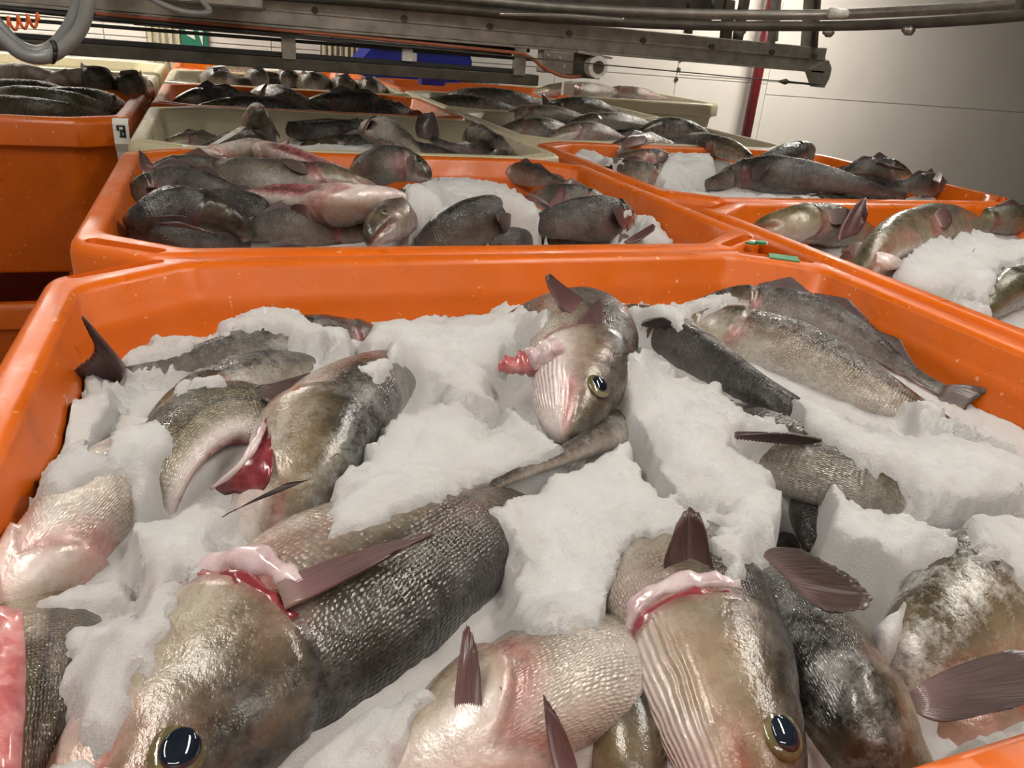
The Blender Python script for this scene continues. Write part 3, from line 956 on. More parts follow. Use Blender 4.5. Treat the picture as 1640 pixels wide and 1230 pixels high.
# A: the big one, head to the lower left
A = fish('M1', 'largest fish, scaly brown flank and eye showing, head bent over a white gill collar',
     [(120, 1470, -.09), (205, 1290, -.075), (320, 1140, -.064), (450, 1030, -.058), (580, 945, -.056), (710, 862, -.064), (800, 805, -.085), (870, 765, -.12)],
     (.66, -.70, -.06), L=.70, dark=.15, pink=.55, frost=.12, hi=True, fins='', eye='lr', eyer=1.05, eyeu=.112,
     xfins=[('pectoral_fin', [(488, 958, .0), (475, 922, .0)], [(706, 827, .022), (700, 834, .02), (655, 858, .012)], {'thick': .0012})])
def gill(F, sd, col, op, r_c, r_o, flap=None):
    su, root = F[2], F[0]
    if op: curve_part('gill_opening', [su(.256, q, sd, -.002)[0] for q in np.linspace(op[0], op[1], 7)], [r_o*.5, r_o, r_o, r_o*.5], M['gill'], root)
    curve_part('gill_collar', [su(.285, q, sd, .0)[0] for q in np.linspace(col[0], col[1], 7)], [r_c*.5, r_c, r_c*1.1, r_c, r_c*.6], M['membrane'], root)
    if flap: curve_part('gill_flap', [su(.27, q, sd, .004)[0] for q in np.linspace(flap[0], flap[1], 5)], [.004, .012, .012, .005], M['flesh'], root)
up_side = lambda F: 1 if F[3](.27)[3][2] > 0 else -1
gill(A, up_side(A), (.42, 1.0), (.38, 1.0), .0095, .0085, (.86, 1.0))

# B: belly up at the near wall
fish('M1', 'silver-bellied fish with two thin red-brown fins standing up, beside the largest fish',
     [(560, 1330, -.10), (670, 1235, -.07), (790, 1150, -.055), (900, 1090, -.06), (1010, 1060, -.09), (1120, 1050, -.15)],
     (.2, .72, -.5), L=.50, dark=.1, pink=.25, green=.12, frost=.3, hi=True, fins='', eye='',
     xfins=[('pelvic_fin', [(728, 1195, -.03), (764, 1190, -.03)], [(743, 985, .01), (752, 1000, .01), (768, 1060, .0)], {'thick': .0011, 'color': (0, 1, 0, 0)}),
            ('pectoral_fin', [(765, 1180, -.03), (800, 1165, -.03)], [(790, 1092, -.01), (803, 1100, -.01)], {'color': (0, 1, 0, 0)}),
            ('pelvic_fin', [(893, 1245, -.03), (922, 1240, -.03)], [(866, 1098, .0), (873, 1115, .0), (900, 1160, -.01)], {'thick': .0011, 'color': (0, 1, 0, 0)})])

# C: head down, cheek and eye to the viewer
Cf = fish('M1', 'upside fish head with striped throat and dark eye, a pointed fin standing above its gill',
     [(1222, 1350, -.085), (1195, 1235, -.055), (1160, 1135, -.042), (1128, 1045, -.04), (1098, 960, -.045), (1072, 885, -.065), (1062, 820, -.11)],
     (.90, -.30, .16), L=.54, dark=.12, pink=.45, frost=.1, hi=True, fins='', eyer=1.2, eyeu=.098, fold=.55,
     xfins=[('pectoral_fin', [(1078, 925, -.012), (1132, 930, -.012)], [(1064, 880, .01), (1085, 832, .025), (1104, 810, .03), (1124, 832, .03), (1134, 872, .02)], {'thick': .001})])
gill(Cf, up_side(Cf), (.34, .95), (.30, 1.0), .0065, .007)

fish('M1', 'dark-backed bronze fish with a frosted dark fin, beside the striped-throat head',
     [(1500, 1370, -.13), (1420, 1240, -.085), (1350, 1110, -.06), (1290, 1000, -.065), (1220, 915, -.10), (1150, 850, -.15)],
     (-.75, -.35, .42), L=.44, dark=.30, pink=.15, frost=.35, hi=True, fins='', eye='',
     xfins=[('dorsal_fin', [(1235, 895, -.01), (1300, 960, -.01)], [(1290, 880, .01), (1380, 935, .012), (1400, 972, .01), (1350, 985, .005)], {'thick': .0018})])

fish('M1', 'plump frosted fish with a broad brown fin spread sideways, by the near wall',
     [(1420, 1130, -.09), (1480, 1060, -.055), (1560, 985, -.045), (1660, 930, -.055), (1790, 890, -.09)],
     (-.25, .55, .62), L=.52, dark=.12, pink=.1, frost=.9, hi=True, fins='', eye='',
     xfins=[('pectoral_fin', [(1478, 1105, .005), (1490, 1138, .0)], [(1640, 1035, .03), (1700, 1070, .03), (1670, 1120, .025), (1560, 1152, .01)], {'thick': .0014})])

# F: the head looking out of the ice
Ff = fish('M1', 'fish head with wrinkled pink chin and round dark eye rising from the ice',
     [(905, 705, -.03), (918, 640, -.01), (935, 580, .0), (928, 530, .0), (870, 520, -.03), (800, 545, -.06), (720, 570, -.12)],
     [(.95, -.05, .0), (.95, -.05, .0), (.9, .1, .2), (.75, .45, .4), (.1, .8, .5), (-.1, .8, .5), (-.1, .8, .5)], L=.56, dark=.05, pink=.5, frost=.15, hi=True, fins='', eyer=1.2, fold=.8, throat=.8, mouth=.15, lips=.06,
     xfins=[('pectoral_fin', [(925, 525, .04), (955, 540, .04)], [(945, 492, .055), (968, 483, .055)], {'thick': .002}),
            ('dorsal_fin', [(915, 505, .04), (945, 498, .04)], [(868, 445, .055), (885, 452, .055)], {'thick': .003})])
curve_part('gill_flap', [P3(868, 585, .01), P3(835, 583, .015), P3(800, 588, .01)], [.010, .012, .007], M['flesh'], Ff[0])
curve_part('gill_collar', [P3(895, 560, .03), P3(865, 570, .025), P3(835, 580, .015)], [.012, .014, .008], M['membrane'], Ff[0])

fish('M1', 'long pale tan fish half covered by ice along the right wall of its tub',
     [(1085, 515, -.065), (1180, 535, -.045), (1290, 575, -.045), (1400, 630, -.055), (1500, 680, -.08), (1600, 725, -.12)],
     (.35, .55, .45), L=.43, dark=0., pink=.25, frost=.45, hi=True, fins='', eye='', mouth=.4)
fish('M1', 'slim grey fish with a dark dorsal fin squeezed against the right wall of its tub',
     [(1100, 500, -.075), (1190, 488, -.055), (1290, 505, -.05), (1380, 545, -.06), (1450, 590, -.07), (1510, 625, -.08)],
     (.35, .55, .75), L=.34, dark=.6, pink=.2, frost=.2, hi=True, fins='td', finh=.8, eye='', thin=.9)
fish('M1', 'narrow black fish back running from behind the chin-up fish head through the ice',
     [(955, 508, -.065), (1040, 526, -.030), (1120, 570, -.026), (1200, 620, -.024), (1275, 658, -.032), (1330, 690, -.09)],
     (.2, .1, 1), L=.30, dark=1., pink=0., frost=.1, hi=True, fins='', eye='',
     xfins=[('dorsal_fin', [(1030, 518, -.01), (1060, 525, -.01)], [(1060, 507, .01), (1080, 512, .01)])])
fish('M1', 'grey fish sunk in the ice with a flat dark fin along its back',
     [(1120, 665, -.12), (1200, 708, -.055), (1310, 750, -.035), (1420, 788, -.05), (1520, 820, -.085), (1620, 850, -.14)],
     (.45, .5, .55), L=.36, dark=.45, pink=0., frost=.35, hi=True, fins='', eye='',
     xfins=[('dorsal_fin', [(1185, 698, -.012), (1270, 706, -.008)], [(1230, 690, .002), (1325, 700, .004)], {'thick': .002})])
fish('M1', 'black fish deep in a crack between two slabs of ice',
     [(1285, 700, -.13), (1294, 770, -.088), (1298, 830, -.084), (1318, 885, -.09), (1370, 930, -.12)], (-.4, .1, .9), L=.44, dark=1., pink=.5, frost=0., fins='', eye='')
fish('M1', 'dark fish with its broad tail raised in the far left corner of its tub',
     [(650, 565, -.12), (560, 550, -.085), (450, 552, -.065), (340, 570, -.06), (250, 590, -.065), (185, 600, -.07)],
     (0, .75, .6), L=.36, dark=.75, pink=.1, frost=.3, hi=True, fins='', eye='',
     xfins=[('tail_fin', [(190, 585, -.045), (185, 605, -.07)], [(118, 500, .03), (150, 560, -.02), (100, 605, -.05)], {'thick': .0025, 'color': (.7, .6, 0, 0)})])
fish('M1', 'grey fish with a bluish fin pressed under the fish with the raised tail',
     [(235, 700, -.10), (310, 650, -.075), (400, 615, -.07), (490, 595, -.085), (580, 590, -.12)],
     (-.1, .7, .5), L=.34, dark=.25, pink=.1, frost=.4, hi=True, fins='', eye='',
     xfins=[('pectoral_fin', [(365, 640, -.02), (375, 618, -.02)], [(520, 580, -.01), (530, 592, -.01), (440, 640, -.015)], {'thick': .002})])
fish('M1', 'gutted olive fish bent into a hoop with a dark hollow belly',
     [(490, 790, -.17), (450, 725, -.11), (400, 685, -.055), (330, 690, -.04), (278, 745, -.042), (252, 812, -.07), (240, 880, -.13), (240, 930, -.19)],
     [(.8, .3, .3), (.5, .6, .4), (.1, .8, .55), (-.5, .65, .55), (-.85, .35, .4), (-.9, .2, .35), (-.9, .1, .3), (-.9, .1, .3)], L=.42, dark=.0, pink=.15, green=.35, frost=.15, hi=True, fins='', eye='', cut=(.28, .85, .55, .36), thin=.95)
Of = fish('M1', 'broad pale-bellied fish with a slit belly next to the bent gutted fish',
     [(395, 900, -.10), (435, 835, -.065), (480, 755, -.035), (525, 675, -.025), (590, 625, -.05), (670, 600, -.09), (740, 595, -.14)],
     (.85, .25, .25), L=.56, dark=.22, pink=.2, frost=.3, hi=True, fins='', eye='', cut=(.33, .60, .45, .20),
     xfins=[('pectoral_fin', [(445, 780, .015), (480, 775, .015)], [(345, 835, .0), (365, 820, .005)], {'thick': .003})])
curve_part('belly_flap', [P3(425, 672, .0), P3(408, 712, .005), P3(375, 755, -.01), P3(338, 782, -.03)], [.002, .0035, .003, .0015], M['membrane'], Of[0])
slab('belly_lining', [[(423, 676, -.002), (426, 674, .0), (429, 676, -.002)], [(404, 715, -.002), (420, 714, -.004), (436, 715, -.004)], [(376, 756, -.014), (408, 754, -.012), (436, 758, -.01)], [(345, 784, -.032), (380, 788, -.03), (415, 790, -.028)]], .003, M['gill'], Of[0])
fish('M1', 'rosy pink fish belly with a crease lying by the left wall of its tub',
     [(-60, 1090, -.13), (20, 985, -.085), (90, 900, -.065), (150, 825, -.058), (205, 765, -.085), (260, 725, -.14)],
     (-.25, -.1, -.95), L=.46, dark=0., pink=1., frost=.3, hi=True, fins='', eye='', cut=(.45, .9, .18, .10))
Qf = fish('M1', 'slit fish with a wide pink flap of flesh in the near left corner',
     [(70, 960, -.14), (62, 1030, -.085), (50, 1120, -.065), (30, 1230, -.07), (0, 1360, -.11)],
     (.80, .25, -.1), L=.42, dark=.0, pink=.35, green=.2, frost=.1, hi=True, fins='', eye='')
slab('belly_flap', [[(-60, 985, -.025), (8, 985, -.02), (36, 978, -.015)], [(-70, 1060, -.025), (5, 1060, -.013), (42, 1060, -.017)], [(-80, 1150, -.025), (0, 1150, -.011), (40, 1150, -.017)], [(-90, 1250, -.025), (-5, 1250, -.013), (32, 1250, -.019)]], .006, M['flesh'], Qf[0])
fish('M1', 'thin dark tail stem coming out of the ice beside the right wall of its tub',
     [(1800, 790, -.09), (1700, 792, -.075), (1610, 796, -.07), (1530, 806, -.10)], (.1, .3, .9), L=.24, dark=.8, pink=.1, frost=.2, fins='', eye='')
fish('M1', 'blood-red wet fish under the broad brown fin at the near wall',
     [(1400, 1225, -.13), (1480, 1200, -.105), (1570, 1165, -.10), (1660, 1130, -.12)], (0, .6, .5), L=.40, dark=.3, pink=1., frost=0., fins='', eye='', cut=(.3, .9, .3, .3))
fish('M1', 'dark red-brown fish squeezed between the silver-bellied fish and the striped-throat head',
     [(1010, 1340, -.10), (1000, 1220, -.075), (1000, 1120, -.075), (1010, 1030, -.10), (1030, 960, -.15)], (.2, .1, .9), L=.40, dark=.55, pink=1., frost=.1, hi=True, fins='', eye='')
fish('M1', 'narrow brown fish back running as a strip between two slabs of ice',
     [(1080, 630, -.11), (1030, 660, -.06), (970, 697, -.034), (900, 732, -.028), (820, 764, -.030), (750, 798, -.05)], (-.4, .6, .6), L=.22, dark=.1, pink=.3, frost=.4, hi=True, fins='', eye='')
# more fish deeper in the ice
deep = [((100, 690), (330, 800)), ((330, 860), (500, 740)), ((640, 660), (820, 600)), ((900, 760), (1080, 640)), ((560, 1060), (760, 1000)), ((1180, 980), (1330, 860)),
        ((1400, 890), (1600, 820)), ((0, 900), (120, 780)), ((760, 620), (980, 720)), ((80, 1140), (220, 980))]
for i, (a, b_) in enumerate(deep):
    fish('M1', 'grey fish lying under the others in the near tub, mostly hidden by ice', [(*a, -.17), ((a[0]+b_[0])/2, (a[1]+b_[1])/2-10, -.14), (*b_, -.17)],
         (random.uniform(-.6, .6), .4, .6), L=.36, dark=.5, pink=.3, frost=.2, fins='', eye='', group='fish buried in the ice of the near tub')

PM = [
 [(519,776),(531,738),(582,701),(573,677),(606,667),(609,643),(650,636),(691,626),(735,626),(773,650),(790,670),(841,643),(858,653),(903,700),(975,667),(954,697),(910,722),(841,735),(807,748),(739,769),(712,785),(640,818),(560,845),(520,842)],
 [(770,797),(797,776),(841,766),(910,730),(940,720),(988,682),(1019,691),(1033,721),(1046,749),(1066,770),(1129,801),(1152,817),(1120,850),(1080,850),(1035,850),(1006,898),(998,936),(990,1010),(956,1002),(873,1006),(823,994),(815,952),(828,902),(815,840),(799,811)],
 [(1016,677),(1000,640),(990,560),(1000,536),(1039,536),(1097,583),(1160,598),(1168,622),(1242,649),(1273,661),(1289,680),(1310,690),(1183,694),(1234,739),(1285,778),(1289,809),(1275,850),(1282,870),(1240,885),(1200,915),(1170,930),(1120,850),(1152,817),(1129,801),(1066,770),(1043,747),(1031,704)],
 [(1312,760),(1340,755),(1400,790),(1470,800),(1530,830),(1545,860),(1500,900),(1440,915),(1400,925),(1340,890),(1305,850),(1310,800)],
 [(1172,567),(1250,614),(1320,630),(1340,634),(1371,657),(1468,688),(1523,673),(1585,684),(1640,708),(1700,730),(1700,790),(1640,786),(1523,794),(1507,801),(1460,782),(1406,751),(1324,702),(1289,677),(1273,638),(1218,602)],
 [(1430,612),(1500,625),(1640,690),(1640,720),(1560,685),(1480,660)],
 [(1545,808),(1640,802),(1720,810),(1720,960),(1640,950),(1600,890),(1560,870)],
 [(965,480),(1010,472),(1090,475),(1170,458),(1200,475),(1110,500),(1090,520),(1060,508),(975,500)],
 [(580,520),(600,500),(680,492),(740,500),(830,470),(880,480),(900,500),(850,530),(790,570),(785,610),(810,635),(750,625),(700,590),(650,575),(600,600),(520,595),(560,565),(610,545),(580,540)],
 [(800,640),(830,630),(880,690),(940,705),(860,740),(800,690)],
 [(82,616),(130,616),(171,602),(183,616),(181,640),(167,663),(154,691),(171,721),(191,742),(150,745),(119,756),(85,769),(20,762),(20,721),(58,680),(68,626)],
 [(184,639),(218,639),(259,643),(287,677),(283,694),(253,728),(236,769),(219,773),(201,742),(171,721),(160,687)],
 [(191,551),(239,527),(273,517),(318,530),(352,503),(437,469),(505,506),(560,513),(560,534),(471,537),(444,520),(328,534),(273,561),(195,578)],
 [(116,578),(150,571),(184,581),(154,598),(106,598)],
 [(273,600),(300,588),(335,581),(372,585),(341,602),(290,625),(265,630)],
 [(199,828),(290,795),(398,761),(410,774),(344,832),(340,886),(290,927),(274,985),(249,1035),(207,1114),(166,1172),(104,1180),(89,1114),(99,1035),(50,985),(0,1006),(-40,1000),(-40,977),(0,977),(124,956),(211,952),(215,906)],
 [(40,930),(90,915),(130,905),(150,900),(210,905),(200,950),(60,965),(20,950)],
 [(500,1180),(583,1118),(666,1077),(720,1064),(715,1093),(678,1126),(666,1176),(637,1218),(625,1290),(420,1290),(435,1240)],
 [(10,1290),(50,1195),(100,1185),(200,1192),(215,1240),(220,1290)],
 [(1520,1230),(1530,1195),(1560,1185),(1565,1150),(1640,1110),(1720,1080),(1720,1180),(1600,1235)],
 [(1405,935),(1450,905),(1478,885),(1470,930),(1460,1000),(1450,1050),(1425,1060),(1400,1010)],
]
ice('M1', PM, 'white flaked ice heaped between the large fish of the near tub', res=.0033, base=-.17, lvl=-.066, thick=.013, mound=.035, seed=3, gap=.026,
    cracks=[([(1293,740),(1300,800),(1288,850),(1305,875),(1350,898),(1405,925)], .019), ([(1012,672),(1031,704),(1043,747),(1066,770)], .007), ([(1268,640),(1289,682)], .006), ([(154,691),(171,660),(183,640)], .006), ([(1030,855),(1003,925),(990,1015)], .008), ([(1505,800),(1560,797),(1640,792)], .006), ([(745,785),(840,752),(905,728),(950,707),(1000,678)], .009)])

# ------------------------------------------------------------------ fish in the other tubs
AWAY, NEAR, TOP, BELLY = (0, .8, .5), (0, -.75, .5), (0, .15, 1), (0, .3, -1)
def ff(key, label, pts, up, L=.42, **kw):
    kw.setdefault('fins', 'p' if kw.get('hi') else 'd'); kw.setdefault('finh', .55); kw.setdefault('pecl', .14); kw.setdefault('eye', ''); kw.setdefault('frost', .08)
    return fish(key, label, pts, up, L=L, **kw)

# second orange tub
k = 'M2'
ff(k, 'blackish fish doubled over in the near left corner of the open-bellied fish\'s tub', [(405, 378, -.05), (350, 352, -.02), (285, 340, -.005), (245, 365, -.03), (235, 400, -.08)], (.1, -.35, .9), .46, dark=.85, hi=True)
ff(k, 'long black glossy fish curving along the left wall behind the doubled-over fish', [(195, 345, -.08), (225, 315, -.04), (290, 300, -.015), (370, 315, -.02), (440, 335, -.06)], (0, .3, .9), .40, dark=.95)
ff(k, 'brown fish with one dark fin standing up against the left tub wall', [(225, 290, -.04), (290, 275, -.02), (370, 285, -.02), (460, 300, -.05)], (0, .5, .8), .38, dark=.4, pink=.8, xfins=[('pectoral_fin', [(228, 275, .0), (248, 275, .0)], [(222, 240, .03), (232, 248, .03)])])
ff(k, 'silvery grey fish with a clear dark side line stretched across the pile', [(610, 308, -.03), (540, 290, .0), (450, 285, .01), (370, 280, 0.), (310, 270, -.04)], (0, .75, .5), .40, dark=.5, pink=.1, hi=True)
ff(k, 'pale white-bellied fish slanting at the back left of its tub', [(300, 262, -.03), (340, 252, .0), (400, 243, .01), (450, 240, -.03)], (0, .4, -.8), .30, dark=.1, pink=.4)
ff(k, 'pinkish fish with a raised red-brown fin and a shiny silver body', [(395, 245, .0), (430, 250, .01), (500, 268, .01), (560, 285, -.01), (600, 305, -.06)], (0, .5, -.7), .36, dark=.0, pink=.9, cut=(.3, .7, .3, .25), xfins=[('pectoral_fin', [(425, 245, .02), (440, 250, .02)], [(462, 220, .04), (468, 232, .04)], {'color': (0, 1, 0, 0)})])
ff(k, 'dark round fish head beside the ice, facing the far rim', [(690, 285, -.02), (660, 268, .0), (625, 262, .01), (590, 275, -.02), (560, 300, -.07)], (0, .4, .9), .44, dark=.7, pink=.4, eye='lr')
ff(k, 'upturned fish with open belly and blood-red cut, jaw pointing at the ice', [(652, 322, .015), (600, 325, .02), (540, 328, .015), (470, 325, .0), (410, 318, -.02), (370, 315, -.07)], (.0, .45, -.85), .42, dark=.1, pink=.6, hi=True, mouth=.6, cut=(.28, .75, .5, .38))
ff(k, 'long dark fish pressed along the near rim under the open-bellied fish', [(600, 372, -.05), (540, 362, -.035), (470, 360, -.03), (400, 372, -.05)], (0, .3, .9), .36, dark=.75, pink=.3)
ff(k, 'fish head with a white throat leaning on the near rim', [(590, 392, -.03), (605, 368, -.01), (640, 345, -.01), (690, 335, -.03), (740, 330, -.07)], (-.5, .3, .7), .44, dark=.6, pink=.4, hi=True, eye='lr')
ff(k, 'thick dark brown fish lying next to the white-throated head', [(850, 355, -.03), (800, 352, -.012), (750, 358, -.01), (700, 378, -.03), (660, 400, -.08)], (0, .1, 1), .44, dark=.7, pink=.1, hi=True)
ff(k, 'purple-black plump fish with its nose to the right wall', [(1012, 352, -.02), (970, 350, .0), (920, 352, .0), (870, 362, -.02), (830, 375, -.06)], (0, .3, .9), .42, dark=.95, pink=.4, hi=True)
ff(k, 'grey silver fish lying along the far rim beyond the ice', [(770, 278, -.05), (830, 277, -.035), (890, 292, -.03), (940, 310, -.05)], (0, .6, .6), .30, dark=.35)
ff(k, 'fish with two upright reddish fins between the ice and the purple-black fish', [(990, 345, -.05), (940, 322, -.02), (890, 318, -.02), (840, 318, -.06)], (0, .3, .8), .32, dark=.75, pink=.7, xfins=[('dorsal_fin', [(880, 330, .0), (900, 332, .0)], [(900, 298, .035), (907, 303, .035)], {'color': (.2, 1, 0, 0)}), ('pectoral_fin', [(870, 322, .0), (878, 330, .0)], [(845, 305, .02), (855, 315, .02)], {'color': (.2, 1, 0, 0)})])
ff(k, 'fish with its forked tail sticking out of the ice at the near right corner', [(850, 395, -.08), (910, 385, -.05), (970, 382, -.04), (1010, 385, -.04)], (0, .4, .8), .26, dark=.6, pink=.4, xfins=[('tail_fin', [(1005, 385, -.03), (1015, 388, -.03)], [(1050, 360, .0), (1052, 368, .0)], {'color': (.3, .8, 0, 0)})])
ff(k, 'small dark fish tucked between the white-throated head and the thick brown fish', [(720, 378, -.04), (690, 352, -.02), (660, 340, -.03), (620, 330, -.07)], (-.2, .3, .8), .34, dark=.8, pink=.5, hi=True)
ff(k, 'black fish with a folded fin below the open-bellied fish', [(300, 345, -.06), (360, 335, -.03), (420, 345, -.03), (480, 365, -.07)], (0, -.2, .9), .38, dark=.95, hi=True)
ff(k, 'black fish flat against the near rim beside the doubled-over fish', [(215, 372, -.06), (260, 385, -.045), (330, 390, -.045), (400, 392, -.07)], (0, -.2, .9), .30, dark=.95)
ff(k, 'dark fish pressed under the thick brown fish at the near rim', [(700, 395, -.07), (760, 390, -.055), (830, 390, -.055), (900, 392, -.08)], TOP, .34, dark=.9)
for i, (a, b_) in enumerate([((210, 330), (330, 370)), ((430, 330), (560, 350)), ((640, 380), (790, 380)), ((240, 300), (420, 300)), ((700, 380), (900, 390)), ((560, 290), (640, 330))]):
    ff(k, 'dark fish underneath the pile in the open-bellied fish\'s tub', [(*a, -.12), ((a[0]+b_[0])/2, (a[1]+b_[1])/2, -.09), (*b_, -.12)], (random.uniform(-.4, .4), .4, .7), .42, dark=.8, pink=.2, group='fish under the pile of the second orange tub')
ice(k, [[(635, 290), (690, 278), (745, 275), (800, 285), (835, 300), (885, 335), (850, 345), (800, 325), (735, 325), (690, 345), (650, 318)],
        [(940, 305), (990, 318), (1050, 335), (1090, 388), (1000, 395), (900, 395), (985, 375), (1030, 355), (1000, 335)]],
    'coarse white ice beside the purple-black fish in the second orange tub', res=.006, base=-.20, lvl=-.06, thick=.02, mound=.035, seed=21, gap=.10)

# first cream tub
k = 'M3'
ff(k, 'small silver fish alone at the left end of the first cream tub', [(255, 232, -.10), (290, 226, -.09), (325, 222, -.09), (360, 225, -.12)], (0, .6, .6), .26, dark=.1)
ff(k, 'dark fish tail leaning against the upturned head', [(450, 250, -.08), (400, 225, -.05), (360, 222, -.06), (325, 235, -.09)], (0, .5, .7), .30, dark=.85, xfins=[('tail_fin', [(345, 228, -.05), (338, 236, -.06)], [(392, 200, .0), (402, 212, .0)], {'color': (1, 0, 0, 0)})])
ff(k, 'purple fish head standing upright with its mouth to the ceiling', [(412, 172, .055), (414, 192, .01), (416, 215, -.05), (420, 235, -.11), (430, 250, -.17)], (.1, -.9, .0), .62, dark=.45, pink=1., hi=True, mouth=.5)
ff(k, 'long black fish lying in the shade along the cream wall', [(640, 202, -.08), (590, 208, -.06), (520, 212, -.06), (450, 206, -.07), (420, 200, -.10)], (0, .3, .9), .40, dark=1.)
ff(k, 'curved olive-silver fish with a red open gill in the cream tub', [(580, 205, -.02), (610, 210, .0), (645, 222, .01), (670, 245, -.02), (690, 280, -.09)], (.3, .7, .5), .46, dark=.1, green=.4, pink=.2, hi=True, cut=(.28, .5, .2, .3))
ff(k, 'black fish with a tall tail fin raised over the cream tub', [(830, 265, -.12), (780, 250, -.05), (730, 238, -.01), (690, 222, .01)], (0, .5, .8), .44, dark=.95, xfins=[('tail_fin', [(670, 215, .01), (700, 222, .01)], [(672, 182, .08), (700, 178, .08)], {'color': (1, 0, 0, 0)})])
ff(k, 'brown fish with a pale side at the right end of the first cream tub', [(745, 222, -.04), (775, 222, -.005), (805, 232, .0), (830, 252, -.05)], (-.3, .4, .7), .42, dark=.4, pink=.2)
ff(k, 'dark fish under the raised tail in the cream tub', [(480, 235, -.12), (560, 235, -.10), (660, 240, -.10), (760, 250, -.12)], TOP, .42, dark=.8)
ice(k, [[(440, 222), (500, 225), (560, 224), (610, 226), (620, 250), (520, 250), (440, 245)]], 'strip of white ice between the black fish and the rim of the cream tub', res=.010, base=-.16, lvl=-.075, thick=.02, mound=.02, seed=31, gap=.06)

# orange tub of black fish
k = 'M4'
for lab, pts, u, dk in [
  ('flat black fish at the left of the dark tub between cream tubs', [(275, 170, -.06), (320, 160, -.03), (370, 160, -.03), (430, 172, -.06)], TOP, .9),
  ('pale-finned black fish humped in the middle of the dark tub', [(400, 155, -.02), (430, 152, .0), (470, 160, -.01), (510, 175, -.05)], AWAY, .6),
  ('jet black fish filling the right half of the dark tub', [(480, 172, -.05), (540, 165, -.02), (600, 168, -.02), (660, 182, -.06)], TOP, 1.),
  ('black fish at the near edge of the dark tub', [(300, 182, -.07), (380, 176, -.05), (460, 180, -.05), (540, 188, -.08)], TOP, 1.),
  ('black fish wedged in the right corner of the dark tub', [(560, 190, -.08), (620, 185, -.06), (680, 192, -.08)], TOP, 1.)]:
    ff(k, lab, pts, u, .50, dark=dk, pink=.1)

# second cream tub, a low row of grey fish
k = 'M5'
for i, (lab, x0, x1, y, dk, gr) in enumerate([
  ('mottled grey fish at the left end of the low row in the far cream tub', 320, 390, 128, .1, .3), ('olive fish with a small fin up in the far cream tub', 395, 440, 126, .2, .5),
  ('pale twisted fish in the middle of the far cream tub', 440, 490, 128, 0, .1), ('grey-green long fish in the far cream tub', 470, 545, 134, .2, .5),
  ('dull green fish behind the tub of black fish, next to a spined one', 530, 580, 138, .3, .6), ('spiny-finned dark fish at the right end of the far cream tub', 570, 625, 142, .5, .4)]):
    ff(k, lab, [(x0, y+6, -.06), (x0*.7+x1*.3, y-1, .0), (x0*.35+x1*.65, y, .0), (x1, y+10, -.06)], (0, .3, .8), .46, dark=dk, green=gr, fins='d', finh=.7)
ff(k, 'row-filling dark fish under the grey ones in the far cream tub', [(300, 145, -.08), (420, 140, -.05), (560, 148, -.06), (640, 155, -.09)], TOP, .55, dark=.5)
k = 'M6'
ff(k, 'pale fish under the white sheet in the far orange tub', [(330, 112, -.05), (400, 110, -.02), (470, 114, -.02), (540, 120, -.06)], TOP, .50, dark=.1)
o = MB().box((XM-.10, YM0+5*P+.055, ZR-.01), (XM+.26, YM0+5*P+.40, ZR+.02), .008).build('plastic_sheet', M['white_plastic'])
tag(o, 'folded white sheet lying on the fish of the far orange tub', 'sheet')

# right column
k = 'R1'
ff(k, 'olive fish with a silvery cheek, head against the tub wall with green tape', [(1205, 368, -.04), (1245, 362, -.02), (1300, 358, -.01), (1360, 365, -.03), (1420, 380, -.08)], (0, .6, .7), .46, dark=.1, green=.7, pink=.3, hi=True)
ff(k, 'olive fish with rosy flank and a tall dark fin, half under smooth ice', [(1375, 450, -.04), (1400, 410, -.01), (1440, 380, .005), (1500, 362, .0), (1550, 358, -.04), (1600, 362, -.11)], (-.25, .6, .65), .50, dark=.05, green=.45, pink=1., hi=True,
   xfins=[('pectoral_fin', [(1345, 378, .0), (1372, 370, .0)], [(1362, 325, .05), (1378, 318, .055), (1392, 335, .05)], {'color': (.3, 1, 0, 0), 'thick': .002})])
ff(k, 'smooth grey-green fish back beyond the ice in the right tub', [(1535, 366, -.08), (1575, 354, -.04), (1625, 352, -.03), (1668, 362, -.07)], TOP, .36, dark=.2, green=.6)
ff(k, 'dark olive fish at the near corner of the right tub under a loose ice slab', [(1550, 520, -.10), (1600, 478, -.06), (1650, 450, -.05), (1720, 430, -.09)], (-.4, -.2, .8), .44, dark=.35, green=.8)
ff(k, 'pale-mouthed fish with purple gills by the wall of the right tub', [(1440, 425, -.02), (1410, 425, -.02), (1380, 420, -.03), (1350, 400, -.06)], (.2, .5, -.6), .34, dark=.1, pink=1., green=.3, mouth=.5, hi=True)
ff(k, 'dark wet fish at the back of the right tub beside the tall fin', [(1220, 345, -.07), (1280, 335, -.05), (1420, 335, -.05), (1500, 345, -.08)], TOP, .40, dark=.5, green=.4)
ff(k, 'black fish nose showing past the smooth ice', [(1600, 440, -.05), (1640, 425, -.04), (1720, 415, -.06)], (0, .3, .8), .36, dark=.7)
ff(k, 'olive fish below the smooth ice of the right tub', [(1420, 470, -.10), (1500, 480, -.08), (1580, 430, -.08), (1650, 400, -.12)], TOP, .44, dark=.1, green=.7)
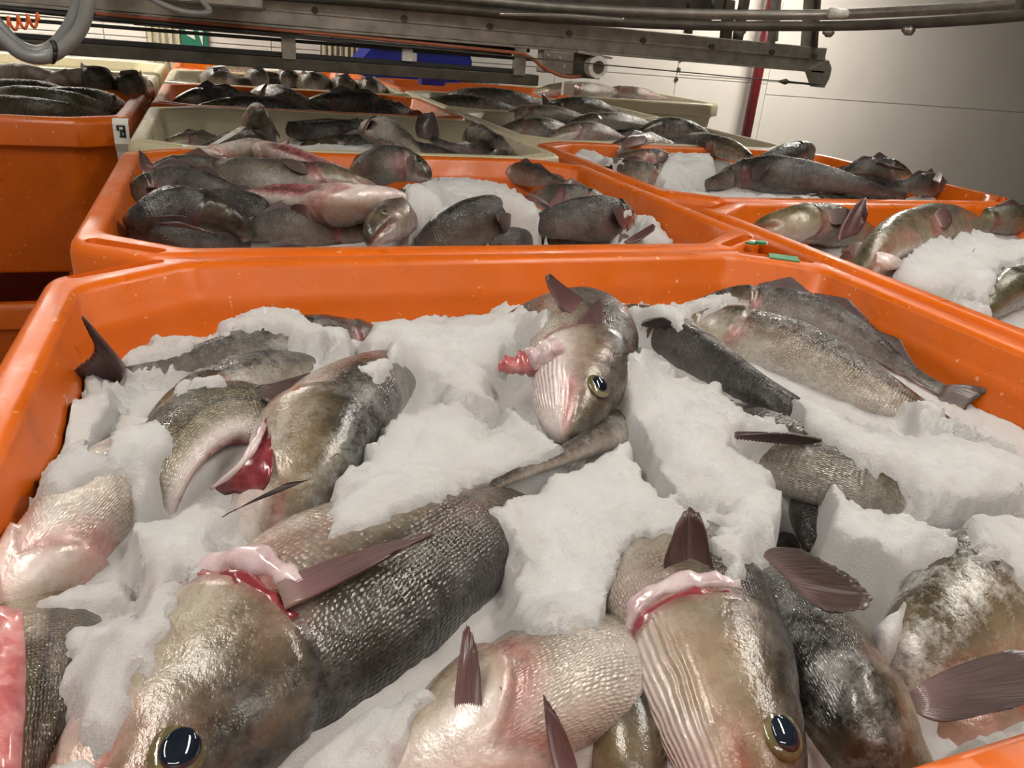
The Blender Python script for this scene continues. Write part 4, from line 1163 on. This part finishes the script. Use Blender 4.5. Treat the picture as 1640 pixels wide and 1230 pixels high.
ice(k, [[(1440, 400), (1475, 378), (1520, 365), (1560, 358), (1610, 372), (1660, 375), (1760, 380), (1760, 440), (1640, 410), (1600, 425), (1610, 460), (1580, 470), (1540, 450), (1520, 455), (1490, 470), (1450, 450), (1430, 420)],
        [(1515, 480), (1540, 460), (1595, 470), (1600, 490), (1570, 500), (1540, 492)], [(1600, 372), (1640, 375), (1700, 380), (1700, 400), (1640, 392)], [(1190, 325), (1300, 312), (1330, 320), (1260, 332)]],
    'smooth greyish ice half melted over the olive fish', res=.006, base=-.14, lvl=-.06, thick=.018, mound=.025, seed=41, lump=.5, gap=.06)

k = 'R2'
ff(k, 'black glossy fish with its head up over the far rim by the wall', [(1300, 240, .07), (1270, 255, .05), (1220, 275, .02), (1150, 292, -.02), (1100, 305, -.07)], (.2, .3, .9), .50, dark=.85, pink=.5, hi=True)
ff(k, 'black fish whose ribs catch the light, tail towards the right rim', [(1150, 285, -.02), (1220, 278, .025), (1300, 285, .03), (1380, 300, .02), (1450, 315, .0)], (0, .2, 1), .46, dark=.9, hi=True)
ff(k, 'dark olive fish with a fin lying back, behind the ribbed black fish', [(1460, 285, -.01), (1420, 272, .01), (1370, 275, .0), (1330, 285, -.04)], (0, .3, .9), .38, dark=.7, green=.4, xfins=[('dorsal_fin', [(1420, 268, .03), (1450, 272, .03)], [(1400, 258, .05), (1425, 262, .05)])])
ff(k, 'small shiny black fish at the right corner with a red fin tip', [(1515, 300, -.02), (1480, 295, .0), (1440, 300, -.01), (1400, 310, -.05)], (0, .3, .9), .34, dark=.85, xfins=[('pectoral_fin', [(1495, 288, .02), (1505, 292, .02)], [(1505, 276, .04), (1510, 278, .04)], {'color': (0, 1, 0, 0)})])
ff(k, 'silvery fish with blotched side lying behind the block of ice', [(1205, 255, .0), (1170, 240, .01), (1120, 230, .0), (1070, 225, -.05)], (0, .5, .7), .40, dark=.3, pink=.4, hi=True)
ff(k, 'fish with its mouth agape by the left wall of the black fish\'s tub', [(975, 262, -.03), (1010, 258, -.005), (1050, 258, .0), (1090, 262, -.05)], (0, .5, .7), .36, dark=.25, pink=.8, mouth=.5, hi=True)
ff(k, 'pale-eyed fish head in front of the block of ice', [(1082, 282, -.03), (1045, 282, -.015), (1000, 280, -.02), (950, 270, -.07)], (0, .4, .8), .38, dark=.2, green=.3, pink=.2, eye='lr')
ff(k, 'reddish-finned fish at the far left corner near the silvery tub', [(960, 250, -.05), (1000, 235, -.01), (1050, 230, -.01), (1100, 240, -.05)], (0, .5, .7), .36, dark=.35, pink=1., xfins=[('pectoral_fin', [(1000, 235, .01), (1030, 230, .01)], [(1005, 218, .04), (1030, 214, .04)], {'color': (0, 1, 0, 0)})])
ff(k, 'dark fish under the heap by the right rim of the black fish\'s tub', [(1200, 300, -.06), (1300, 298, -.05), (1400, 305, -.05), (1500, 312, -.07)], TOP, .44, dark=.8)
ice(k, [[(1055, 262), (1070, 240), (1110, 230), (1140, 238), (1150, 265), (1120, 290), (1060, 298)], [(905, 245), (945, 225), (968, 222), (965, 240), (985, 250), (1000, 240), (1010, 255), (960, 268), (915, 262)],
        [(1020, 300), (1060, 292), (1150, 300), (1290, 300), (1330, 318), (1200, 330), (1080, 318)]],
    'block of grey-white ice among the glossy black fish', res=.008, base=-.13, lvl=-.045, thick=.02, mound=.03, seed=51, gap=.05)

k = 'R3'
for lab, pts, u, dk, pk in [
  ('long silver fish along the far side of the silvery tub', [(800, 190, -.04), (850, 182, .0), (910, 185, .0), (970, 200, -.04)], AWAY, .2, .1),
  ('silver fish with a small dark back fin standing up', [(900, 205, -.03), (950, 195, .0), (1010, 195, .0), (1060, 205, -.04)], AWAY, .4, .1),
  ('rosy fish flank near the left rim of the silvery tub', [(880, 222, -.04), (920, 212, -.01), (965, 212, -.01), (1010, 225, -.05)], AWAY, .1, 1.),
  ('grey fish at the right rim of the silvery tub', [(1020, 215, -.03), (1060, 205, .0), (1100, 208, .0), (1150, 220, -.04)], TOP, .6, .2),
  ('bluish silver fish at the near left corner of the silvery tub', [(790, 215, -.06), (840, 205, -.02), (890, 205, -.02), (930, 215, -.06)], AWAY, .3, .2),
  ('dark fish deep in the middle of the silvery tub', [(850, 215, -.08), (950, 212, -.06), (1050, 218, -.06), (1130, 228, -.09)], TOP, .7, .2)]:
    ff(k, lab, pts, u, .42, dark=dk, pink=pk, frost=.3, fins='d' if 'fin' in lab else '', finh=.9)
k = 'R4'
for lab, pts, u, dk in [
  ('glossy dark fish back along the far cream tub under the gantry motor', [(700, 160, -.05), (760, 155, -.01), (830, 160, -.01), (900, 172, -.05)], TOP, .7),
  ('silver-streaked dark fish in front of two raised tails', [(860, 178, -.04), (910, 172, .0), (960, 174, .0), (1000, 185, -.04)], TOP, .6),
  ('fish with a dark triangular tail up under the gantry motor', [(980, 182, -.05), (940, 172, .0), (905, 168, .01), (880, 168, .01)], TOP, .8),
  ('olive fish by the left corner of the tub under the gantry motor', [(660, 172, -.06), (720, 168, -.03), (790, 172, -.03), (850, 182, -.06)], TOP, .4)]:
    ff(k, lab, pts, u, .50, dark=dk, green=.3, fins='t' if 'tail up' in lab else '', tailspread=1.3)
o = ff('R5', 'grey fish in the orange tub with the blue scoop', [(640, 140, -.06), (700, 136, -.03), (770, 140, -.03), (830, 148, -.06)], TOP, .50, dark=.4)
k = 'F1'
ff(k, 'pale-bellied olive fish on top of the tub by the red pipe', [(855, 148, -.01), (900, 143, .03), (960, 145, .03), (1010, 150, .0)], AWAY, .55, dark=.1, green=.5)
ff(k, 'grey fish with a pink spot in the tub by the red pipe', [(950, 152, -.02), (990, 147, .02), (1030, 150, .02), (1070, 158, -.02)], AWAY, .46, dark=.3, pink=1.)

# left column
k = 'L1'
for i, (lab, pts, dk) in enumerate([
  ('olive-black wet fish along the near rim of the tub with the curled sticker', [(-60, 178, -.04), (20, 176, .0), (110, 180, .0), (200, 190, -.04)], .7),
  ('dark green fish stretched over the middle of the sticker tub', [(-40, 165, -.02), (40, 160, .02), (120, 166, .02), (210, 180, -.03)], .6),
  ('slim dark fish nosing the right wall of the sticker tub', [(205, 175, -.03), (160, 165, .01), (100, 160, .02), (30, 158, -.02)], .75),
  ('greenish fish at the back of the sticker tub', [(-50, 150, -.02), (20, 148, .02), (80, 150, .02), (150, 160, -.03)], .5),
  ('black fish lying low under the green ones in the sticker tub', [(10, 185, -.06), (80, 180, -.03), (150, 182, -.03), (210, 188, -.06)], .9)]):
    ff(k, lab, pts, (0, -.3, .9), .40, dark=dk, green=.9, pink=0., fins='', frost=.02, hi=(i < 2))
k = 'L2'
for lab, pts, dk, gr in [
  ('large pale fish along the wall of the cream tub behind the sticker tub', [(-40, 132, -.02), (20, 122, .02), (80, 128, .02), (150, 140, -.02)], .0, .5),
  ('white-bellied fish lying flat in the cream tub behind the sticker tub', [(60, 140, -.01), (110, 130, .02), (160, 132, .02), (210, 142, -.02)], .0, .1),
  ('dark olive fish hump next to the white-bellied fish', [(125, 138, -.02), (150, 130, .03), (175, 134, .02), (200, 146, -.03)], .5, .7),
  ('small fish at the right end behind the sticker tub', [(240, 150, -.04), (218, 140, .02), (198, 138, .02), (180, 146, -.03)], .4, .5)]:
    ff(k, lab, pts, (0, -.4, .8) if dk > .3 else (0, .6, -.6), .50, dark=dk, green=gr, pink=.1)

# beds of crushed ice that carry the fish where no ice shows on top
for k, lab, lv in [('M4', 'dark wet ice bed under the black fish', -.11), ('M5', 'ice bed under the low row of grey fish', -.11), ('R3', 'ice bed under the silvery fish', -.10),
               ('R4', 'ice bed under the raised tails', -.11), ('R5', 'ice bed in the tub with the blue scoop', -.11), ('M6', 'ice bed under the white sheet', -.10),
               ('L1', 'ice bed under the wet green fish', -.09), ('L2', 'ice bed under the pale-bellied fish', -.09), ('F1', 'ice bed in the tub by the red pipe', -.06)]:
    ice(k, [], lab, res=.02, base=lv, lvl=lv, thick=.01, mound=.02, seed=70, gap=.03)

# ------------------------------------------------------------------ steel gantry over the tubs
YG = 2.80
def zc(v): return ZR + CH + v          # height relative to the camera
g = empty('gantry_beam', (1.0, YG, zc(.0)), 'long bolted steel gantry beam with a bracket at its end', 'beam', None)
bm_ = MB()
bm_.box((-1.4, YG, zc(-.022)), (2.37, YG+.05, zc(.064)), .003)
bm_.box((-1.4, YG-.006, zc(.018)), (2.37, YG, zc(.026)), .001)      # raised seam
bm_.box((-1.4, YG-.012, zc(-.03)), (2.37, YG+.05, zc(-.022)), .001)
bm_.build('beam_body', M['steel'], g)
rk = MB()
for i in range(95):
    x = -.25 + i*.0125
    rk.box((x, YG-.004, zc(.064)), (x+.006, YG+.012, zc(.074)))
t = rk.build('chain_rack', M['steel_dark'], g)
for x in (.04, .33, .62, .92, 1.22, 1.52, 1.82, 2.10, 2.31):
    MB().tube([(x, YG+.002, zc(.03)), (x, YG-.010, zc(.03))], .011, 12).build('bolt', M['steel_dark'], g)
MB().prism([(2.30, zc(-.02)), (2.38, zc(.02)), (2.405, zc(-.01)), (2.405, zc(-.045)), (2.39, zc(-.085)), (2.35, zc(-.085))], 'y', YG-.012, YG+.03).build('end_bracket', M['steel'], g)

g2 = empty('gantry_rail', (0, YG, zc(-.13)), 'dark lower gantry rail hung just above the fish tubs', 'rail', None)
MB().box((-1.5, YG+.0, zc(-.152)), (1.12, YG+.06, zc(-.116)), .003).build('lower_flange', M['steel_dark'], g2)
MB().box((-1.5, YG+.005, zc(-.116)), (1.05, YG+.05, zc(-.101)), .002).build('rubber_strip', M['black'], g2)
MB().box((-1.5, YG+.0, zc(-.070)), (1.10, YG+.03, zc(-.060)), .002).build('front_strip', M['black'], g2)
MB().box((-1.5, YG+.0, zc(-.0535)), (.2, YG+.03, zc(-.050)), .001).build('wire_duct', M['steel'], g2)
MB().box((-1.5, YG+.06, zc(-.044)), (1.10, YG+.10, zc(.05)), .003).build('rear_plate', M['steel_dark'], g2)
for x in (.245, 1.04):
    MB().box((x-.022, YG-.01, zc(-.12)), (x+.022, YG+.015, zc(-.022)), .002).build('hanger', M['steel'], g2)
for x in (-.95,):
    MB().box((x-.02, YG+.06, zc(-.12)), (x+.02, YG+.10, zc(.03)), .002).build('hanger', M['steel_dark'], g2)
MB().box((.615, YG-.012, zc(-.10)), (.65, YG+.005, zc(-.062)), .002).build('guide_block', M['nylon'], g2)

m_ = empty('gantry_motor', (1.2, YG, zc(-.1)), 'grey motor plate with a worn white pulley wheel under the gantry beam', 'motor', None)
MB().box((1.125, YG-.015, zc(-.105)), (1.245, YG+.05, zc(-.03)), .004).build('plate', M['steel'], m_)
MB().box((1.245, YG+.01, zc(-.115)), (1.37, YG+.06, zc(-.028)), .004).build('housing', M['steel_dark'], m_)
for (x, z) in ((1.185, -.05), (1.205, -.078), (1.14, -.045)):
    MB().tube([(x, YG-.014, zc(z)), (x, YG-.024, zc(z))], .006, 10).build('bolt', M['steel_bright'], m_)
MB().tube([(1.335, YG+.02, zc(-.072)), (1.335, YG-.035, zc(-.072))], .038, 28).build('pulley', M['nylon'], m_)
MB().tube([(1.335, YG-.034, zc(-.072)), (1.335, YG-.040, zc(-.072))], .022, 20).build('pulley_hub', M['steel_dark'], m_)
MB().prism([(1.25, zc(-.022)), (1.39, zc(-.035)), (1.39, zc(-.042)), (1.25, zc(-.030))], 'y', YG-.03, YG+.05).build('cover', M['steel_bright'], m_)

def cable(name, pts, r, mat, label, cat='cable', n=40, seg=8, group=None):
    c, _ = catmull([tuple(q) for q in pts], n)
    o = MB().tube([tuple(q) for q in c], r, seg).build(name, mat, None, True)
    return tag(o, label, cat, group)
cable('drive_wire', [(-.2, YG-.05, zc(-.052)), (.6, YG-.045, zc(-.055)), (1.335, YG-.045, zc(-.062)), (2.36, YG-.02, zc(-.075))], .0022, M['steel_dark'], 'thin taut steel wire running from the pulley to the end bracket', 'wire')
o = MB().tube([(2.14, YG-.03, zc(-.073)), (2.16, YG-.03, zc(-.073)), (2.175, YG-.03, zc(-.073)), (2.19, YG-.03, zc(-.073)), (2.33, YG-.02, zc(-.075))], [.003, .008, .012, .005, .004], 10).build('turnbuckle', M['steel_dark'], None, True)
tag(o, 'small steel turnbuckle on the thin wire near the end bracket', 'turnbuckle')
cable('power_cable', [(-.3, YG-.03, zc(-.032)), (.4, YG-.03, zc(-.037)), (.95, YG-.03, zc(-.045)), (1.05, YG-.03, zc(-.05)), (1.12, YG-.03, zc(-.085)), (1.2, YG-.03, zc(-.112)), (1.27, YG-.03, zc(-.108))], .006, M['cable_brown'], 'red-brown cable drooping from the gantry beam below the motor plate')
cable('signal_cable', [(-1.2, YG-.03, zc(-.02)), (-.4, YG-.03, zc(-.04)), (.3, YG-.03, zc(-.05)), (1.0, YG-.02, zc(-.058))], .007, M['black'], 'black cable lying along the lower gantry rail')

# hoses hanging at the left
YH = 1.75
hz = [[(142, -30), (140, 10), (128, 48), (100, 78), (70, 92), (35, 86), (5, 62), (-30, 30)], [(128, -30), (126, 5), (112, 42), (88, 72), (60, 84), (30, 74), (5, 50), (-30, 10)]]
hb = empty('hose_bundle', U(75, 92, y=YH), 'loop of two thick grey hoses hanging with a black cable tie', 'hose', None)
for i, pts in enumerate(hz):
    c, _ = catmull([tuple(U(a, b_, y=YH+.02*i)) for a, b_ in pts], 40)
    MB().tube([tuple(q) for q in c], .0125, 12).build('hose', M['hose'], hb, True)
c1, c2 = U(87, 82, y=YH-.002), U(80, 90, y=YH+.02)
ctie = MB()
rgp = [tuple(U(84+9*math.cos(a)*.5, 83+17*math.sin(a)*1.0, y=YH+.006-.022*math.cos(a))) for a in np.linspace(0, 2*math.pi, 16)]
ctie.tube(rgp, .004, 6).build('cable_tie', M['black'], hb, True)
cable('air_hose', [Vector((-.26, 2.61, zc(.05))), U(225, -10, y=2.4), U(262, 8, y=2.3), U(300, 20, y=2.3), U(335, 18, y=2.35), Vector((-.02, 2.59, zc(.04)))], .0075, M['hose'], 'short thin grey hose drooping from the conveyor deck', 'hose')
sp = []
for i in range(120):
    t = i/119; a = t*2*math.pi*5.5
    q = U(-20+85*t, 42-10*t, y=1.9)
    sp.append((q.x, q.y+.012*math.cos(a), q.z+.012*math.sin(a)))
o = MB().tube(sp, .0028, 6).build('coiled_air_line', M['cable_orange'], None, True); tag(o, 'bright orange coiled air line beside the grey hoses', 'hose')

# conveyor deck over the tubs, above the gantry beam
d = empty('conveyor_deck', (.4, 3.6, zc(.10)), 'dark steel conveyor deck with rollers hung above the gantry', 'conveyor', None)
MB().box((-2.4, 2.95, zc(.10)), (1.9, 3.02, zc(.22)), .004).build('side_frame', M['steel_dark'], d)
MB().box((-2.4, 4.25, zc(.10)), (1.9, 4.32, zc(.22)), .004).build('side_frame', M['steel_dark'], d)
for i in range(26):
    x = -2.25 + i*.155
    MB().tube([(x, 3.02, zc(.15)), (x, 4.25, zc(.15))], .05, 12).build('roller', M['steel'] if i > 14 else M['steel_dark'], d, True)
for (x, y) in ((-2.2, 2.985), (1.7, 2.985), (-2.2, 4.285), (1.7, 4.285)):
    MB().box((x-.02, y-.02, zc(.22)), (x+.02, y+.02, RH), 0).build('hanger_rod', M['steel_dark'], d)
for (x, y) in ((-1.3, YG+.025), (1.95, YG+.025)):
    MB().box((x-.015, y-.015, zc(.064)), (x+.015, y+.015, RH), 0).build('hanger_rod', M['steel_dark'], g)
b_ = empty('junction_box', (.02, 2.62, zc(.0)), 'grey sheet-metal box hung in front of the gantry beam', 'box', None)
MB().box((-.13, 2.58, zc(.012)), (.16, 2.70, zc(.16)), .006).build('casing', M['steel'], b_)
MB().box((-.135, 2.574, zc(.015)), (.165, 2.58, zc(.022)), .001).build('lid_edge', M['steel_dark'], b_)
MB().box((-.30, 2.60, zc(.03)), (-.22, 2.68, zc(.12)), .01).build('cable_gland', M['nylon'], b_)
MB().box((0., 2.63, zc(.16)), (.03, 2.66, RH), 0).build('hanger_rod', M['steel_dark'], b_)

# curved tubular guide rail, upper right
r_ = empty('guide_rail', (1.6, 2.2, zc(.1)), 'thick curved tubular guide rail in front of the white wall', 'rail', None)
def rail(pts, rad, mat, nm):
    c, _ = catmull([tuple(q) for q in pts], 48)
    return MB().tube([tuple(q) for q in c], rad, 16).build(nm, mat, r_, True)
rail([U(300, -20, y=2.75), U(700, 12, y=2.75), U(900, 30, y=2.75), U(1100, 40, y=2.7), U(1300, 42, y=2.55), U(1450, 38, y=2.3), U(1600, 28, y=2.0), U(1760, 10, y=1.7), U(2000, -40, y=1.3)], .017, M['steel_dark'], 'lower_tube')
rail([U(300, -38, y=2.78), U(700, -6, y=2.78), U(900, 12, y=2.78), U(1100, 22, y=2.74), U(1300, 24, y=2.6), U(1450, 18, y=2.35), U(1600, 8, y=2.05), U(1760, -12, y=1.75), U(2000, -64, y=1.35)], .018, M['steel'], 'upper_tube')
rail([U(800, 22, y=2.70), U(900, 24, y=2.7), U(1000, 31, y=2.68)], .006, M['steel_bright'], 'bright_strip')
for (x, y0, y1, w_, yy, mt_) in ((1108, 15, 54, .012, 2.82, 'steel_dark'), (1168, 20, 62, .020, 2.82, 'steel_dark'), (1241, 14, 70, .010, 2.81, 'steel'), (1247, 14, 66, .006, 2.80, 'steel_bright'), (1298, 12, 75, .022, 2.82, 'steel'), (1310, 10, 76, .008, 2.80, 'steel_dark')):
    a, c = U(x, y0-20, y=yy), U(x-6, y1, y=yy)
    MB().prism([(c.x-w_, c.z), (c.x+w_, c.z), (a.x+w_, a.z), (a.x-w_, a.z)], 'y', yy-.012, yy+.012).build('drop_bracket', M[mt_], r_)
for (x, y, yy) in ((1185, 50, 2.75), (1327, 52, 2.74), (1455, 48, 2.28)):
    p_ = U(x, y, y=yy)
    MB().tube([(p_.x-.022, p_.y, p_.z), (p_.x-.008, p_.y, p_.z), (p_.x-.006, p_.y, p_.z), (p_.x+.012, p_.y, p_.z), (p_.x+.014, p_.y, p_.z), (p_.x+.024, p_.y, p_.z)], [.010, .010, .018, .018, .007, .007], 10).build('clamp_bolt', M['steel'], r_, True)
p_ = U(1330, 22, y=2.55)
MB().tube([(p_.x-.03, p_.y-.03, p_.z), (p_.x+.04, p_.y-.035, p_.z)], .018, 12).build('sleeve', M['nylon'], r_, True)
for (x, yy) in ((1640, 1.95), (1150, 2.75)):
    p_ = U(x, 0, y=yy)
    MB().box((p_.x-.02, p_.y-.01, p_.z-.05), (p_.x+.02, p_.y+.01, RH)).build('hanger_rod', M['steel_dark'], r_)

# things along the back wall
a, c = U(1225, 44, y=6.86), U(1197, 222, y=6.86)
px_ = (a.x+c.x)/2
rp = empty('standpipe', (px_, 6.86, 0), 'dark red vertical pipe standing in front of the white panel wall', 'pipe', None)
MB().tube([(px_, 6.86, 0), (px_, 6.86, RH)], .05, 18).build('tube', M['pipe_red'], rp, True)
for z in (.6, 2.3):
    MB().box((px_-.065, 6.85, z), (px_+.065, 7.0, z+.04), .004).build('wall_clip', M['steel'], rp)
for (x, z) in ((4.24, -.06), (4.23, -.15), (4.22, -.24)):
    o = MB().tube([(x, 7.005, zc(z)), (x, 6.985, zc(z))], [.022, .018], 10).build('wall_plug', M['steel_dark']); tag(o, 'small dark plug in the seam of the white panel wall', 'plug', 'plugs in the wall seam')
for i, (x0, x1, z) in enumerate(((4.25, 5.75, -.03), (4.25, 6.0, -.19))):
    o = MB().box((x0, 6.992, zc(z)), (x1, 7.002, zc(z)+.012), .002).build('trim_%d' % (i+1), M['wall']); tag(o, kind='structure')
s_ = empty('exit_sign', U(313, 66, y=6.95), 'small green and white sign on the back wall seen under the gantry', 'sign', None)
q = U(313, 64, y=6.97)
MB().box((q.x-.10, 6.965, q.z-.10), (q.x+.09, 6.995, q.z+.14), .004).build('plate', M['sign_green'], s_)
MB().prism([(q.x-.08, q.z+.12), (q.x-.02, q.z+.12), (q.x+.0, q.z-.0), (q.x-.06, q.z+.03)], 'y', 6.960, 6.966).build('white_mark', M['white_plastic'], s_)
MB().prism([(q.x+.02, q.z+.12), (q.x+.06, q.z+.12), (q.x+.05, q.z-.04), (q.x+.03, q.z+.03)], 'y', 6.960, 6.966).build('white_mark', M['white_plastic'], s_)
q0, q1 = U(232, 55, y=6.9), U(300, 75, y=6.9)
cl = MB(); n_ = 22
pts_ = []
for i in range(n_+1):
    x = q0.x + (q1.x-q0.x)*i/n_
    pts_.append((x, 6.985+.018*math.sin(i*1.7)))
cl.prism([(x, y) for x, y in pts_]+[(x, y+.01) for x, y in pts_[::-1]], 'z', 0.9, 1.66)
o = cl.build('mesh_curtain', M['mesh_cloth']); tag(o, 'beige pleated mesh curtain hanging at the back wall behind the gantry', 'curtain')
q0, q1 = U(515, 80, y=6.9), U(575, 95, y=6.9)
cl = MB(); pts_ = [(q0.x + (q1.x-q0.x)*i/n_, 6.985+.018*math.sin(i*1.9)) for i in range(n_+1)]
cl.prism([(x, y) for x, y in pts_]+[(x, y+.01) for x, y in pts_[::-1]], 'z', 0.9, 1.70)
o = cl.build('mesh_curtain', M['mesh_cloth']); tag(o, 'beige mesh curtain beside the blue container', 'curtain')
# blue container
q0, q1 = U(572, 100, y=6.45), U(750, 108, y=6.45)
bt = empty('blue_container', ((q0.x+q1.x)/2, 6.45, 0), 'bright blue plastic container standing behind the far tubs', 'container', None)
zt = U(640, 78, y=6.45).z
MB().prism([(q0.x-.02, zt-.14), (q0.x+.10, zt), (q1.x-.02, zt), (q1.x, zt-.05), (q1.x, 0), (q0.x-.02, 0)], 'y', 6.36, 6.80).build('shell', M['blue'], bt)
MB().box((q0.x+.08, 6.35, zt-.012), (q1.x, 6.81, zt+.012), .006).build('rim', M['blue'], bt)
wq = U(661, 96, y=6.34)
MB().box((wq.x-.035, 6.352, wq.z-.06), (wq.x+.035, 6.362, wq.z+.05), .002).build('paper_label', M['white_plastic'], bt)
# blue scoop on the rim of the orange tub
q = U(690, 131, z=.02)
sc = empty('blue_scoop', (q.x, q.y, ZR), 'small bright blue scoop lying at the rim of a far orange tub', 'scoop', None)
MB().prism([(q.x-.07, ZR+.0), (q.x+.08, ZR+.0), (q.x+.10, ZR+.045), (q.x+.02, ZR+.07), (q.x-.07, ZR+.06)], 'y', q.y-.04, q.y+.06).build('bowl', M['blue'], sc)
MB().tube([(q.x+.08, q.y, ZR+.03), (q.x+.20, q.y, ZR+.035)], .012, 10).build('handle', M['blue'], sc, True)
q = U(910, 133, y=5.18)
o = MB().box((q.x-.04, 5.16, ZR-.02), (q.x+.04, 5.20, ZR+.08), .004).build('paper_tag', M['white_plastic']); tag(o, 'white block standing on the rim of the tub near the red pipe', 'tag')

# ------------------------------------------------------------------ tape, stickers and marks on the tubs
c0 = U(1256, 410, z=.004)
tp = MB()
dirv = Vector((.085, -.055, 0)).normalized(); nr = Vector((.055, .085, 0)).normalized()
q = [c0 - dirv*.026 - nr*.018, c0 + dirv*.026 - nr*.018, c0 + dirv*.026 + nr*.018, c0 - dirv*.026 + nr*.018]
tp.prism([(v.x, v.y) for v in q], 'z', ZR+.0005, ZR+.0022)
T1 = TUBS['M1']
def under(o, t):
    o.parent = t; o.matrix_parent_inverse = Matrix.Translation(-Vector(t.location)); return o
o = under(tp.build('green_tape', M['green_tape']), T1); o['label'] = 'short strip of green tape on the orange rim'
c0 = U(1212, 388, z=0.004)
for i, (dx, dy, mt_) in enumerate(((-.012, .0, 'green_tape'), (.0, .004, 'white_plastic'), (.010, -.006, 'white_plastic'), (.002, -.010, 'green_tape'))):
    v = [(c0.x+dx+.012*math.cos(a)*random.uniform(.7, 1.2), c0.y+dy+.010*math.sin(a)*random.uniform(.7, 1.2)) for a in np.linspace(0, 2*math.pi, 8)[:-1]]
    o = MB().prism(v, 'z', ZR+.001+.001*i, ZR+.004+.0015*i).build('torn_sticker', M[mt_])
    under(o, TUBS['M2'])
# curled sticker with a code on the left tub
TL = TUBS['L1']; yf = TL.location.y - TD
sx0 = U(193, 200, y=yf).x
prof = [(yf+.03, ZR+.002), (yf+.004, ZR+.002), (yf-.003, ZR-.010), (yf-.003, ZR-.07), (yf+.02, ZR-.098), (yf+.034, ZR-.13)]
st = MB()
n0 = len(st.v)
for (y, z) in prof:
    st.v.append((sx0-.022, y-.001, z+.001)); st.v.append((sx0+.022, y-.001, z+.001))
for (y, z) in prof:
    st.v.append((sx0-.022, y+.001, z-.001)); st.v.append((sx0+.022, y+.001, z-.001))
k_ = len(prof)
for i in range(k_-1):
    st.f.append((2*i, 2*i+1, 2*i+3, 2*i+2)); st.f.append((2*k_+2*i+2, 2*k_+2*i+3, 2*k_+2*i+1, 2*k_+2*i))
o = under(st.build('sticker', M['white_plastic']), TL); o['label'] = 'white curled sticker with a black printed mark'
for (x0, z0, x1, z1) in ((-.012, -.018, .008, -.014), (-.012, -.018, -.006, -.030), (-.004, -.026, .010, -.034), (.006, -.014, .012, -.046), (-.006, -.044, .012, -.050), (-.004, -.034, .002, -.046)):
    a_, b2 = sorted((x0, x1)), sorted((z0, z1))
    o = under(MB().box((sx0+a_[0], yf-.0065, ZR+b2[0]), (sx0+a_[1]+.001, yf-.0045, ZR+b2[1])).build('printed_mark', M['ink']), TL)
# dark scuff on the front of the left tub
rnd = random.Random(4)
for i in range(16):
    q = U(22+rnd.random()*66, 287+rnd.gauss(0, 3.5), y=yf+.033)
    w_, h_ = rnd.uniform(.006, .022), rnd.uniform(.002, .006)
    v = [(q.x+w_*math.cos(a)*rnd.uniform(.6, 1.2), q.z+h_*math.sin(a)*rnd.uniform(.5, 1.3)) for a in np.linspace(0, 2*math.pi, 9)[:-1]]
    yy = yf + .034 + (ZR-.09-q.z)*.0727 + .004
    o = under(MB().prism(v, 'y', yy-.004, yy+.002).build('scuff_mark', M['steel_dark']), TL)
